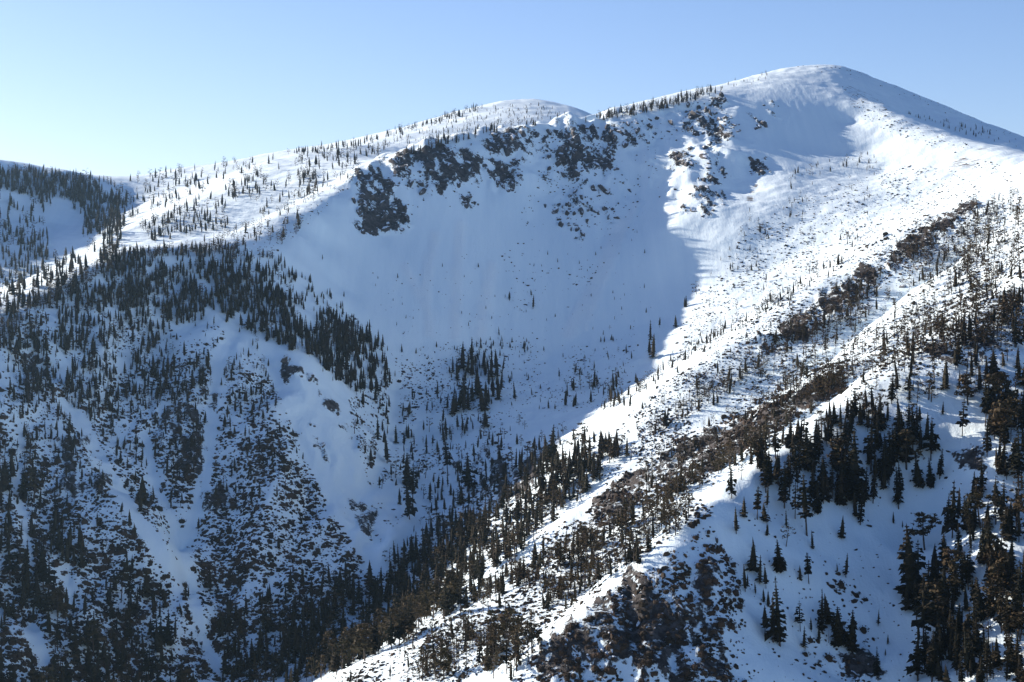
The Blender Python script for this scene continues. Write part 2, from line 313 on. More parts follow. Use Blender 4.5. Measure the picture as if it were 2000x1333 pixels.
# ---------------------------------------------------------------- materials
def nodes_of(name):
    m = bpy.data.materials.new(name); m.use_nodes = True; nt = m.node_tree
    return m, nt, nt.nodes['Principled BSDF']
def node(nt, kind, **kw):
    n = nt.nodes.new(kind)
    for k, v in kw.items():
        if k in n.inputs: n.inputs[k].default_value = v
        else: setattr(n, k, v)
    return n
def ramp(nt, fac, stops):
    r = nt.nodes.new('ShaderNodeValToRGB'); e = r.color_ramp.elements
    e[0].position, e[0].color = stops[0][0], (*stops[0][1], 1); e[1].position, e[1].color = stops[-1][0], (*stops[-1][1], 1)
    for p, c in stops[1:-1]: q = e.new(p); q.color = (*c, 1)
    nt.links.new(fac, r.inputs[0]); return r.outputs[0]
def mix(nt, fac, a, b):
    m = nt.nodes.new('ShaderNodeMix'); m.data_type = 'RGBA'
    for s, v in ((m.inputs[0], fac), (m.inputs[6], a), (m.inputs[7], b)):
        if hasattr(v, 'links'): nt.links.new(v, s)
        else: s.default_value = v if not isinstance(v, tuple) else (*v, 1)
    return m.outputs[2]
def math_n(nt, op, a, b=None, c=None, clamp=False):
    m = nt.nodes.new('ShaderNodeMath'); m.operation = op; m.use_clamp = clamp
    for s, v in zip(m.inputs, (a, b, c)):
        if v is None: continue
        if hasattr(v, 'links'): nt.links.new(v, s)
        else: s.default_value = v
    return m.outputs[0]
def noise(nt, vec, scale, detail=4, rough=0.55):
    n = nt.nodes.new('ShaderNodeTexNoise'); n.inputs['Scale'].default_value = scale; n.inputs['Detail'].default_value = detail; n.inputs['Roughness'].default_value = rough
    nt.links.new(vec, n.inputs['Vector']); return n.outputs[0]
def rock_colour(nt, pos):
    return mix(nt, ramp(nt, noise(nt, pos, 0.3, 6, .65), [(.42, (0, 0, 0)), (.62, (1, 1, 1))]), mix(nt, noise(nt, pos, 0.05, 2), (.018, .017, .017), (.042, .033, .027)), (.10, .09, .083))

SNOW = (.84, .91, .95)
m_snow, nt, bsdf = nodes_of('snow_and_rock')
geo = nt.nodes.new('ShaderNodeNewGeometry'); pos = geo.outputs['Position']
def attr(nt, nm):
    a = nt.nodes.new('ShaderNodeAttribute'); a.attribute_name = nm; return a.outputs['Fac']
n_f = noise(nt, pos, 0.55, 5, .6)
rk_m = math_n(nt, 'MULTIPLY', math_n(nt, 'SUBTRACT', math_n(nt, 'MULTIPLY_ADD', math_n(nt, 'ADD', math_n(nt, 'MULTIPLY', n_f, .6), math_n(nt, 'MULTIPLY', noise(nt, pos, .17, 4, .6), .4)), 1.5, attr(nt, 'rock')), 1.25), 9.0, clamp=True)
has = math_n(nt, 'MULTIPLY', math_n(nt, 'SUBTRACT', attr(nt, 'rock'), .12), 8.0, clamp=True); rk_m = math_n(nt, 'MULTIPLY', rk_m, has)
sxyz = nt.nodes.new('ShaderNodeSeparateXYZ'); nt.links.new(geo.outputs['Normal'], sxyz.inputs[0])
ledge = math_n(nt, 'MULTIPLY', math_n(nt, 'SUBTRACT', math_n(nt, 'MULTIPLY_ADD', noise(nt, pos, .35, 5, .65), .9, sxyz.outputs[2]), 1.38), 9.0, clamp=True)
rk_m = math_n(nt, 'MULTIPLY', rk_m, math_n(nt, 'SUBTRACT', 1.0, ledge))
m1 = nt.nodes.new('ShaderNodeMapping'); m1.inputs['Rotation'].default_value = (0, 0, R(26.6)); nt.links.new(pos, m1.inputs[0])
m2 = nt.nodes.new('ShaderNodeMapping'); m2.inputs['Scale'].default_value = (.16, 1, .5); nt.links.new(m1.outputs[0], m2.inputs[0])
so_n = math_n(nt, 'MULTIPLY', math_n(nt, 'SUBTRACT', math_n(nt, 'ADD', attr(nt, 'soil'), noise(nt, m2.outputs[0], .4, 4, .6)), .98), 9.0, clamp=True)
soil_c = mix(nt, n_f, (.085, .062, .05), (.16, .12, .10))
mps = nt.nodes.new('ShaderNodeMapping'); mps.inputs['Scale'].default_value = (1, .06, .06); nt.links.new(pos, mps.inputs[0])
snow_c = mix(nt, attr(nt, 'debris'), mix(nt, ramp(nt, noise(nt, mps.outputs[0], .09, 7, .62), [(.32, (0, 0, 0)), (.65, (1, 1, 1))]), (.76, .895, .94), (.84, .96, .985)), (.87, .965, .985))
c = mix(nt, so_n, snow_c, soil_c)
c = mix(nt, rk_m, c, rock_colour(nt, pos))
nt.links.new(c, bsdf.inputs['Base Color'])
bsdf.inputs['Roughness'].default_value = .75; bsdf.inputs['Specular IOR Level'].default_value = .2
mp = nt.nodes.new('ShaderNodeMapping'); mp.inputs['Scale'].default_value = (1.0, .18, .18); nt.links.new(pos, mp.inputs[0])
hsum = math_n(nt, 'ADD', math_n(nt, 'MULTIPLY', noise(nt, mp.outputs[0], .5, 5, .6), .55), math_n(nt, 'MULTIPLY', noise(nt, pos, .9, 4, .6), .35))
hsum = math_n(nt, 'ADD', hsum, math_n(nt, 'MULTIPLY', math_n(nt, 'MULTIPLY', rk_m, noise(nt, pos, .8, 6, .7)), 2.2))
hsum = math_n(nt, 'ADD', hsum, math_n(nt, 'MULTIPLY', math_n(nt, 'MULTIPLY', attr(nt, 'debris'), noise(nt, pos, 1.0, 4, .7)), 1.6))
bp = nt.nodes.new('ShaderNodeBump'); bp.inputs['Strength'].default_value = .55; bp.inputs['Distance'].default_value = 1.0
nt.links.new(hsum, bp.inputs['Height']); nt.links.new(bp.outputs[0], bsdf.inputs['Normal'])
me.materials.append(m_snow)

m_rock, nt, bsdf = nodes_of('crag_rock')
geo = nt.nodes.new('ShaderNodeNewGeometry'); pos = geo.outputs['Position']
sx = nt.nodes.new('ShaderNodeSeparateXYZ'); nt.links.new(geo.outputs['Normal'], sx.inputs[0])
sn = math_n(nt, 'MULTIPLY', math_n(nt, 'SUBTRACT', math_n(nt, 'MULTIPLY_ADD', noise(nt, pos, .5, 4), .7, sx.outputs[2]), 1.02), 8.0, clamp=True)
nt.links.new(mix(nt, sn, rock_colour(nt, pos), SNOW), bsdf.inputs['Base Color']); bsdf.inputs['Roughness'].default_value = .85
bp = nt.nodes.new('ShaderNodeBump'); bp.inputs['Strength'].default_value = .8; bp.inputs['Distance'].default_value = .8
nt.links.new(noise(nt, pos, .8, 6, .7), bp.inputs['Height']); nt.links.new(bp.outputs[0], bsdf.inputs['Normal'])

def foliage_mat(name, dark, mid, warm, rnd=True):
    m, nt, b = nodes_of(name)
    g = nt.nodes.new('ShaderNodeNewGeometry'); p = g.outputs['Position']
    c = mix(nt, ramp(nt, noise(nt, p, .07, 2), [(.35, (0, 0, 0)), (.68, (1, 1, 1))]), mix(nt, noise(nt, p, .9, 3), dark, mid), warm)
    oi = nt.nodes.new('ShaderNodeObjectInfo'); c = mix(nt, math_n(nt, 'MULTIPLY', oi.outputs['Random'], .45), c, warm)
    nt.links.new(c, b.inputs['Base Color']); b.inputs['Roughness'].default_value = .85; b.inputs['Specular IOR Level'].default_value = .15
    return m
m_fir = foliage_mat('fir_needles', (.007, .010, .007), (.022, .027, .014), (.034, .025, .013))
m_pine = foliage_mat('pine_needles', (.017, .017, .009), (.05, .042, .017), (.07, .046, .022))
m_brush = foliage_mat('brush_twigs', (.013, .012, .009), (.036, .028, .018), (.072, .046, .029))
m_bark, nt, bsdf = nodes_of('bark')
geo = nt.nodes.new('ShaderNodeNewGeometry')
nt.links.new(mix(nt, noise(nt, geo.outputs['Position'], 2.5, 4), (.035, .026, .02), (.085, .06, .045)), bsdf.inputs['Base Color']); bsdf.inputs['Roughness'].default_value = .9
m_grey, nt, bsdf = nodes_of('dead_wood')
geo = nt.nodes.new('ShaderNodeNewGeometry')
nt.links.new(mix(nt, noise(nt, geo.outputs['Position'], 2.5, 4), (.06, .05, .042), (.13, .11, .095)), bsdf.inputs['Base Color']); bsdf.inputs['Roughness'].default_value = .9

# ---------------------------------------------------------------- plants: unit height, built as triangle soups
class Soup:
    def __init__(s): s.v = []; s.f = []
    def tri(s, a, b, c):
        n = len(s.v); s.v += [a, b, c]; s.f.append((n, n + 1, n + 2))
    def quad(s, a, b, c, d):
        n = len(s.v); s.v += [a, b, c, d]; s.f += [(n, n + 1, n + 2), (n, n + 2, n + 3)]
    def tube(s, path, radii, k=5):
        n = len(s.v); path = [Vector(p) for p in path]
        for i, (p, r) in enumerate(zip(path, radii)):
            d = (path[min(i + 1, len(path) - 1)] - path[max(i - 1, 0)]).normalized()
            a = d.orthogonal().normalized(); b = d.cross(a)
            for j in range(k):
                t = 2 * math.pi * j / k; s.v.append(tuple(p + (a * math.cos(t) + b * math.sin(t)) * r))
        for i in range(len(path) - 1):
            for j in range(k):
                q = n + i * k + j; w_ = n + i * k + (j + 1) % k
                s.f += [(q, w_, w_ + k), (q, w_ + k, q + k)]
    def arrays(s): return np.array(s.v, np.float32), np.array(s.f, np.int32)
def fir(rs, layers, per, width=.17, bare=.1, ragged=.35, fine=True, gaps=.1, core=1.0):
    """spire conifer: whorls of drooping, forked branch sprays round a straight stem"""
    st, cr = Soup(), Soup(); r = random.Random(rs)
    lean = (r.uniform(-.045, .045), r.uniform(-.045, .045)); side = r.uniform(0, 6.28); lop = r.uniform(.05, .4)
    ax = lambda z: Vector((lean[0] * z, lean[1] * z, z))
    if fine: st.tube([ax(-.06), ax(.0), ax(.5), ax(.97)], [.016, .015, .008, .002], 5)
    else: st.tube([ax(-.06), ax(.9)], [.017, .004], 3)
    for i in range(layers):
        t = (i + r.uniform(-.3, .3)) / layers; t = min(max(t, 0), 1)
        z = bare + (1 - bare) * t
        full = math.sin(min(1, (t + .12) / .35) * math.pi / 2)
        L0 = width * (1 - t) ** .8 * full + .012
        n = max(3, round(per * (1 - .5 * t)))
        a0 = r.uniform(0, 6.28); L0 *= r.choice((1, 1, 1, .65, 1.2))
        for k in range(n):
            if r.random() < gaps: continue
            a = a0 + 6.283 * k / n + r.uniform(-.25, .25); L = L0 * (1 + r.uniform(-ragged, ragged)) * (1 + lop * math.cos(a - side)); L = min(L, width * 1.25)
            d = Vector((math.cos(a), math.sin(a), 0)); sd = Vector((-d.y, d.x, 0)); base = ax(z)
            tip = base + d * L + Vector((0, 0, -L * r.uniform(.25, .6))); mid = base + d * L * .55 + Vector((0, 0, L * r.uniform(-.12, .1)))
            w_ = L * r.uniform(.3, .46) + .007
            if fine:
                dn = Vector((0, 0, -L * .22 - .006))
                cr.quad(base, mid + sd * w_, tip, mid - sd * w_)
                cr.tri(base, mid + dn * 1.2, tip); cr.tri(mid, mid + sd * w_ * 1.2 + dn, mid + d * L * .25 + sd * w_ * .3)
                cr.tri(mid, mid - sd * w_ * 1.2 + dn, mid + d * L * .25 - sd * w_ * .3)
            else:
                cr.tri(base + Vector((0, 0, .025)), mid + sd * w_ * 1.25 + Vector((0, 0, -.03)), tip); cr.tri(base + Vector((0, 0, .025)), tip, mid - sd * w_ * 1.25 + Vector((0, 0, -.03)))
    k = 6 if fine else 4; rim_ = [(math.cos(6.283 * j / k + r.uniform(-.2, .2)), math.sin(6.283 * j / k + r.uniform(-.2, .2))) for j in range(k)]
    for (z0, z1, w0, w1) in ((bare, bare + (1 - bare) * .3, .34, .42), (bare + (1 - bare) * .3, bare + (1 - bare) * .65, .42, .24), (bare + (1 - bare) * .65, .985, .24, .0)):
        for j in range(k):
            a_, b_ = rim_[j], rim_[(j + 1) % k]
            cr.quad(ax(z0) + Vector((a_[0], a_[1], 0)) * width * w0 * core, ax(z0) + Vector((b_[0], b_[1], 0)) * width * w0 * core, ax(z1) + Vector((b_[0], b_[1], 0)) * width * w1 * core, ax(z1) + Vector((a_[0], a_[1], 0)) * width * w1 * core)
    top = ax(1.0)
    for k in range(3):
        a = k * 2.1; cr.tri(top, ax(.93) + Vector((math.cos(a), math.sin(a), 0)) * .014, ax(.93) + Vector((math.cos(a + 2), math.sin(a + 2), 0)) * .014)
    return st, cr
def clump(cr, r, c, rx, rz, n):
    for _ in range(n):
        a = r.uniform(0, 6.283); e = r.uniform(-.7, 1); rad = r.uniform(.45, 1.0)
        d = Vector((math.cos(a) * math.sqrt(max(0, 1 - e * e)), math.sin(a) * math.sqrt(max(0, 1 - e * e)), e))
        p = c + Vector((d.x * rx * rad, d.y * rx * rad, d.z * rz * rad))
        q = Vector((r.uniform(-1, 1), r.uniform(-1, 1), r.uniform(-.6, .6))).normalized(); w_ = q.cross(d + Vector((.01, .02, .03))).normalized()
        s1 = rx * r.uniform(.45, .8)
        cr.tri(p - q * s1 * .6 - w_ * s1 * .35, p + q * s1 * .8, p - q * s1 * .3 + w_ * s1 * .6)
def pine(rs, limbs, per, spread=.22, bare=.35, flat=.5, gaunt=False, fine=True):
    """open wind-shaped pine: curved bare stem, level limbs, needle clumps at their ends, flattish top"""
    st, cr = Soup(), Soup(); r = random.Random(rs)
    bx, by = r.uniform(-.06, .06), r.uniform(-.06, .06)
    ax = lambda z: Vector((bx * math.sin(z * 2.2) , by * math.sin(z * 1.8), z))
    if fine: st.tube([ax(-.06), ax(.0), ax(.3), ax(.6), ax(.92)], [.024, .022, .018, .013, .004], 5)
    else: st.tube([ax(-.06), ax(.45), ax(.92)], [.024, .016, .004], 3)
    for i in range(limbs):
        t = (i + r.uniform(0, .9)) / limbs; z = bare + (.95 - bare) * t
        L = spread * (1 - (1 - flat) * t) * r.uniform(.45, 1.15); a = i * 2.4 + r.uniform(-.6, .6)
        d = Vector((math.cos(a), math.sin(a), 0)); b0 = ax(z - .03)
        e = b0 + d * L + Vector((0, 0, L * r.uniform(-.05, .35)))
        if fine: st.tube([b0, b0.lerp(e, .6) + Vector((0, 0, -.01)), e], [.007, .005, .002], 3)
        else: st.tri(b0 + Vector((0, 0, .01)), b0 - Vector((0, 0, .01)), e)
        rx = (.092 + .05 * r.random()) * (1.2 - .4 * t)
        clump(cr, r, e + Vector((0, 0, .015)), rx, rx * .78, per)
        if fine and L > spread * .6: clump(cr, r, b0.lerp(e, .55) + Vector((0, 0, .02)), rx * .8, rx * .5, max(3, per // 2))
    if not gaunt:
        for k in range(3): clump(cr, r, ax(.9) + Vector((r.uniform(-.07, .07), r.uniform(-.07, .07), r.uniform(-.03, .05))), .085, .06, per)
    return st, cr
def shrub(rs, n, h=.75, core=True, k=7):
    """low dome of stiff twigs and small leaves"""
    cr = Soup(); r = random.Random(rs)
    ring = [(math.cos(6.283 * j / k) * r.uniform(.55, .95), math.sin(6.283 * j / k) * r.uniform(.55, .95)) for j in range(k)]
    if core:
        top = (r.uniform(-.15, .15), r.uniform(-.15, .15), h * .8)
        up = [(x * .8, y * .8, h * r.uniform(.4, .62)) for x, y in ring]
        for j in range(k):
            a, b = ring[j], ring[(j + 1) % k]
            cr.quad((a[0], a[1], -.35), (b[0], b[1], -.35), up[(j + 1) % k], up[j]); cr.tri(up[j], up[(j + 1) % k], top)
    for _ in range(n):
        a = r.uniform(0, 6.283); e = r.uniform(-.15, 1) ; q = math.sqrt(max(0, 1 - e * e)); rad = r.uniform(.8, 1.12)
        p = Vector((math.cos(a) * q * rad, math.sin(a) * q * rad, e * h * rad)); t1 = Vector((r.uniform(-1, 1), r.uniform(-1, 1), r.uniform(-1, 1))).normalized(); t2 = t1.cross(p + Vector((.01, 0, .02))).normalized(); s1 = r.uniform(.18, .4)
        cr.tri(p - t1 * s1 * .5, p + t2 * s1 * .45 + p * .12, p + t1 * s1 * .5)
    return cr
def crag(rs, sub=3):
    """broken block of bedrock: faceted, stepped, drawn out downhill"""
    import bmesh
    bm = bmesh.new(); bmesh.ops.create_icosphere(bm, subdivisions=sub, radius=1.0); r = random.Random(rs)
    planes = [(Vector((r.uniform(-1, 1), r.uniform(-1, 1), r.uniform(-.3, 1))).normalized(), r.uniform(.38, .78)) for _ in range(20)]
    for v in bm.verts:
        for n_, d_ in planes:
            k = v.co.dot(n_)
            if k > d_: v.co -= n_ * (k - d_) * .92
        s_ = math.floor(v.co.z * 4.2 + r.uniform(-.1, .1)) % 2
        v.co *= 1 + .12 * s_ + r.uniform(-.07, .07)
    V_ = np.array([v.co[:] for v in bm.verts], np.float32); bm.verts.index_update(); F_ = np.array([[x.index for x in f.verts] for f in bm.faces], np.int32); bm.free()
    return V_, F_

def tri_mesh(name, V_, F_, mat, mats2=None, midx=None):
    me_ = bpy.data.meshes.new(name); me_.vertices.add(len(V_)); me_.vertices.foreach_set('co', np.ascontiguousarray(V_, np.float32).ravel())
    me_.loops.add(F_.size); me_.loops.foreach_set('vertex_index', np.ascontiguousarray(F_, np.int32).ravel())
    me_.polygons.add(len(F_)); me_.polygons.foreach_set('loop_start', np.arange(0, F_.size, 3, dtype=np.int32))
    me_.materials.append(mat)
    if mats2 is not None:
        me_.materials.append(mats2); me_.polygons.foreach_set('material_index', midx.astype(np.int32))
    me_.update(calc_edges=True); return me_

FIRS = [fir(i, n_, 8, w_, b_, g_, True, q_, c_) for i, (n_, w_, b_, g_, q_, c_) in enumerate([(20, .16, .08, .35, .1, .9), (22, .115, .14, .45, .15, .8), (20, .20, .05, .35, .1, 1.), (20, .095, .1, .5, .15, .8), (15, .15, .34, .5, .25, .6), (14, .22, .16, .6, .35, .5), (17, .13, .22, .6, .3, .5), (12, .17, .3, .7, .4, .3)])]
PINES = [pine(20 + i, l_, 20, s_, b_, f_) for i, (l_, s_, b_, f_) in enumerate([(11, .24, .35, .6), (13, .20, .3, .5), (9, .28, .45, .8), (15, .18, .28, .4), (10, .3, .25, .7), (8, .22, .5, .9)])]
FIRS_L = [fir(40 + i, 8, 5, w_, b_, g_, False) for i, (w_, b_, g_) in enumerate([(.19, .06, .35), (.15, .1, .45), (.23, .05, .35), (.13, .15, .5), (.18, .26, .5)])]
PINES_L = [pine(60 + i, l_, 7, s_, b_, f_, False, False) for i, (l_, s_, b_, f_) in enumerate([(8, .22, .3, .6), (9, .19, .22, .5), (7, .25, .4, .8), (9, .17, .2, .4), (8, .28, .18, .7)])]
FIRS_T = [fir(50 + i, 6, 4, w_, b_, .4, False) for i, (w_, b_) in enumerate([(.20, .06), (.16, .1), (.23, .05), (.14, .15), (.19, .24)])]
PINES_T = [pine(70 + i, l_, 5, s_, b_, f_, True, False) for i, (l_, s_, b_, f_) in enumerate([(7, .22, .3, .6), (8, .19, .22, .5), (6, .25, .4, .8), (8, .17, .2, .4), (7, .28, .18, .7)])]
SHRUBS = [shrub(80 + i, 60, h_) for i, h_ in enumerate((.7, .85, .6, 1.0))]
SHRUBS_T = [shrub(190 + i, 5, h_, True, 4) for i, h_ in enumerate((.7, .9, .6))]
SHRUBS_L = [shrub(90 + i, 16, h_, True, 6) for i, h_ in enumerate((.7, .85, .6, 1.0, .75))]
CRAGS = [crag(100 + i) for i in range(8)]

# ---------------------------------------------------------------- casting a view ray onto the built terrain
HF = ground(gx4.ravel(), gy4.ravel()).reshape(gx4.shape)
YS = np.arange(470, 3000, 4.0)
def land(u, v):
    """first terrain point met along the rays through (u, v); nan where they pass into the sky"""
    u = np.asarray(u, float); v = np.asarray(v, float); out = np.full((len(u), 3), np.nan)
    for s in range(0, len(u), 2000):
        uu, vv = u[s:s + 2000, None], v[s:s + 2000, None]
        X = (uu - U0) / FPX * YS; Z = (V0 - vv) / FPX * YS
        d = Z - sample(HF, X, np.broadcast_to(YS, X.shape))
        hit = d <= 0; k = np.argmax(hit, 1); ok = hit.any(1) & (k > 0)
        i = np.arange(len(k)); d0 = d[i, k - 1]; d1 = d[i, k]; t = d0 / (d0 - d1 + 1e-9)
        yy = YS[k - 1] + 4 * t
        out[s:s + 2000][ok] = np.stack([(uu[:, 0] - U0) / FPX * yy, yy, np.zeros_like(yy)], -1)[ok]
    m = ~np.isnan(out[:, 0]); out[m, 2] = ground(out[m, 0], out[m, 1]); return out
def in_poly(poly, n, seed, clumpy=0.0, cs=60):
    p = np.array(poly, float); area = lambda q: abs(np.dot(q[:, 0], np.roll(q[:, 1], 1)) - np.dot(q[:, 1], np.roll(q[:, 0], 1)))
    a0 = area(p); p[:, 0] += np.where(p[:, 0] <= 0, -220, np.where(p[:, 0] >= 2000, 220, 0)); n = int(n * area(p) / a0); poly = p   # the cover runs on beyond the frame
    r = np.random.default_rng(seed); lo, hi = p.min(0), p.max(0); U_, V_ = [], []
    tot = 0
    while tot < n:
        u = r.uniform(lo[0], hi[0], 4 * n); v = r.uniform(lo[1], hi[1], 4 * n); k = inside(poly, u, v)
        if clumpy: k &= fbm(u / cs, v / cs, 3, seed + 900) + r.uniform(-.5, .5, len(u)) * (1 - clumpy) > .12 * clumpy
        U_.append(u[k]); V_.append(v[k]); tot += k.sum()
    return np.concatenate(U_)[:n], np.concatenate(V_)[:n]
def along(path, n, seed, w_):
    r = np.random.default_rng(seed); p = np.array(path, float); L = np.hypot(*np.diff(p, axis=0).T); c = np.concatenate([[0], np.cumsum(L)])
    t = r.uniform(0, c[-1], n); u = np.interp(t, c, p[:, 0]); v = np.interp(t, c, p[:, 1])
    return u + r.normal(0, w_, n), v + r.normal(0, w_, n)

# ---------------------------------------------------------------- where the plants stand
PL = {}      # place code -> words for the labels
TREES = []   # u, v, height in metres (or pixels < 0), pine share, place
def trees(code, uv, h, pine_share, seed):
    r = np.random.default_rng(seed + 5000); u, v = uv
    hh = h[0] + (h[1] - h[0]) * r.beta(1.4, 2.0, len(u)); kk = r.uniform(0, 1, len(u)) < pine_share
    TREES.extend(zip(u, v, hh, kk, [code] * len(u)))
PL.update(hollow='in the shaded hollow below the near crest', east='on the last sunlit spur', pines='on the sunny upper pine slope',
 lower='on the sunlit lower ridge', edge='along the skyline edge over the canyon', band='in the tree band crossing the sunny ridge', canyon='in the shaded canyon bottom',
 notch='where the sunny ridge meets the canyon', brow='on the brow below the sunny bowl wall', rib='on the brushy rib of the sunny ridge', floor='on the floor of the snow bowl', grove='in the grove on the bowl floor',
 corner='in the shaded bottom corner of the flank', foot='at the foot of the shaded flank', spur='in the dense wood on the spur', flank='on the open upper flank of the spur', crest='along the spur crest', rim='on the sunlit rim of the bowl',
 hazy='on the hazy far hill', plateau='on the bright plateau behind the spur', farrib='on the far sunlit rib', skyline='along the far skyline', dome='on the rounded far dome', summit='on the shoulder left of the summit', wall='on the sunny bowl wall', lee='on the shaded back of the peak', bowl='alone on the snow of the bowl', cliff='on the dark near cliff', head='on the headwall of the bowl', gully='beside the snow chutes of the shaded flank')
# single large firs of the hollow: foot (u, v), height in pixels
BIG = [(1453,1012,43),(1479,1015,67),(1438,1044,55),(1494,1019,38),(1429,975,75),(1496,962,100),(1532,993,95),(1555,926,63),(1578,920,92),(1576,1046,126),(1553,1014,75),(1536,1033,38),
 (1580,1140,63),(1563,1233,62),(1523,1262,140),(1510,1255,95),(1494,1238,59),(1456,1156,57),(1484,1141,59),(1496,1150,46),(1524,1120,68),(1492,1176,28),(1476,1161,26),(1570,1265,45),(1471,1115,60),
 (1606,1238,90),(1638,1263,80),(1663,1273,86),(1652,1128,50),(1636,1118,20),(1783,1168,150),(1772,1193,57),(1804,1263,141),(1837,1217,110),(1892,1152,78),(1881,1139,70),(1860,1200,46),(1877,1227,44),(1892,1233,44),
 (1846,1278,65),(1793,1328,97),(1820,1333,105),(1869,1320,80),(1890,1322,92),(1900,1316,59),(1928,1332,88),(1713,1332,63),(1715,1223,36),(1734,1257,20),(1729,1281,15),
 (1608,983,65),(1640,987,84),(1644,1052,48),(1680,1025,88),(1669,983,147),(1705,983,84),(1701,920,120),(1726,941,97),(1745,916,90),(1755,994,86),(1768,903,69),(1783,884,86),(1820,886,74),(1818,954,63),(1789,951,67),(1835,935,63),
 (1879,851,78),(1860,1052,118),(1900,972,53),(1928,893,78),(1894,1046,84),(1762,844,44),(1797,830,40),(1841,809,27),(1709,832,46),(1688,821,44),(1663,836,63),(1621,830,57),(1850,1030,70),(1872,1010,60),(1745,1022,24),(1763,1030,15)]
BIG_E = [(1955,1227,86),(1988,1242,126),(1967,1315,80),(1936,1141,70),(1986,1326,63),(1974,1097,45),(1963,878,84),(1957,928,63),(1989,951,113),(1945,987,50),(1955,1017,48),(1926,1052,44),(1990,1060,60),(1996,1180,90)]
for (u, v, h) in BIG: TREES.append((u, v, -h, False, 'hollow'))
for (u, v, h) in BIG_E: TREES.append((u, v, -h, False, 'east'))
trees('hollow', in_poly([(1440,930),(1620,830),(1830,880),(1800,960),(1680,1010),(1560,1010)], 36, 1), (8.5, 18.1), .05, 1)
trees('hollow', in_poly([(1480,1040),(1620,1020),(1640,1120),(1660,1260),(1500,1300),(1440,1180)], 12, 2), (3.8, 11.4), .1, 2)
trees('hollow', in_poly([(1790,1120),(1900,1060),(1930,1333),(1790,1333)], 24, 3), (6.6, 15.2), .05, 3)
trees('hollow', in_poly([(1840,640),(1990,590),(2000,780),(1860,830)], 28, 4), (5.7, 14.2), .3, 4)
trees('east', in_poly([(1930,800),(2000,760),(2000,1333),(1930,1333)], 36, 5), (6.0, 15.0), .3, 5)
trees('pines', in_poly([(1640,560),(1720,520),(1800,455),(1900,400),(2000,335),(2000,660),(1850,690),(1700,735),(1570,800),(1470,830)], 343, 6, .5), (4.9, 10.8), .85, 6)
trees('pines', in_poly([(1750,470),(1850,400),(2000,330),(2000,480),(1850,560),(1720,600)], 96, 7), (4.3, 9.2), .95, 7)
trees('lower', in_poly([(1330,965),(1400,930),(1390,1005),(1200,1120),(1000,1270),(880,1333),(660,1333),(830,1225),(1000,1120),(1180,1040)], 222, 8, .5), (4.1, 11.2), .75, 8)
trees('lower', in_poly([(850,1280),(1000,1230),(1060,1270),(1000,1333),(820,1333)], 52, 9), (6.1, 13.3), .7, 9)
trees('edge', along([(600,1335),(720,1282),(800,1235),(880,1192),(940,1150)], 92, 10, 9), (9.7, 18.4), .45, 10)
trees('band', along([(926,1180),(1060,1112),(1180,1052),(1330,955),(1450,900),(1520,850)], 138, 11, 10), (6.5, 11.9), .5, 11)
trees('band', along([(1060,1190),(1130,1150),(1190,1120),(1250,1090)], 29, 12, 7), (4.3, 9.7), .5, 12)
trees('notch', along([(960,1110),(1040,1015),(1110,955),(1170,885),(1215,890)], 93, 13, 12), (8.3, 15.6), .4, 13)
trees('brow', along([(1170,800),(1230,775),(1290,735),(1350,690),(1400,660),(1450,630),(1560,565),(1650,515)], 138, 14, 7), (3.8, 8.6), .6, 14)
trees('rib', along([(1270,850),(1330,805),(1440,745),(1530,680),(1600,640),(1700,575)], 149, 15, 12), (5.1, 10.2), .7, 15)
trees('rib', in_poly([(1240,920),(1400,850),(1560,760),(1600,800),(1450,880),(1250,980)], 81, 16), (4.1, 9.2), .7, 16)
trees('rib', in_poly([(1250,790),(1400,700),(1560,600),(1580,640),(1400,780),(1240,850)], 45, 17), (3.1, 6.6), .7, 17)
trees('grove', along([(890,740),(960,730),(965,790),(900,800)], 35, 18, 14), (12.2, 25.5), .05, 18)
trees('floor', along([(900,720),(940,712)], 37, 19, 14), (4.7, 10.3), .2, 19)
trees('floor', in_poly([(780,680),(900,665),(1200,660),(1250,720),(1100,800),(850,800)], 161, 20, .3), (2.4, 7.5), .1, 20)
trees('floor', in_poly([(1090,730),(1250,735),(1230,790),(1100,810)], 35, 21), (6.5, 13.1), .2, 21)
for (u, v, h) in [(995,588,20),(1041,604,30),(1038,580,16),(630,508,12),(672,580,12),(975,655,18),(1062,685,10),(1100,700,12),(1200,625,9),(1178,655,11)]: TREES.append((u, v, -h, False, 'bowl'))
for (u, v, h) in [(748,880,80),(756,905,60),(738,860,50),(875,930,76),(868,870,48),(800,1015,83),(795,950,68),(806,980,80),(1075,905,80),(1085,965,72),(1060,960,64),(1068,930,68),(1130,930,60),(1110,925,50),(1160,940,56),(915,960,80),(700,1200,70),(720,1215,72),(735,1190,70),(820,1170,70),(770,1230,80)]: TREES.append((u, v, -h, False, 'canyon'))
trees('canyon', in_poly([(1040,880),(1200,870),(1150,970),(1000,1090),(900,1160),(830,1220),(700,1300),(600,1333),(500,1333),(620,1200),(760,1130),(900,1000)], 353, 22), (7.4, 15.8), .25, 22)
trees('canyon', in_poly([(720,1130),(860,1040),(960,1010),(940,1120),(850,1190),(720,1260)], 148, 23), (9.3, 17.6), .1, 23)
trees('canyon', in_poly([(660,800),(860,760),(1000,850),(960,960),(850,1040),(740,960)], 148, 24), (4.7, 13.9), .15, 24)
trees('foot', in_poly([(430,1180),(700,1120),(760,1180),(640,1340),(440,1390)], 158, 25), (7.8, 16.4), .2, 25)
trees('corner', in_poly([(0,900),(60,900),(150,1080),(330,1250),(420,1390),(120,1400),(0,1400)], 128, 26, .3), (9.2, 21.4), .15, 26)
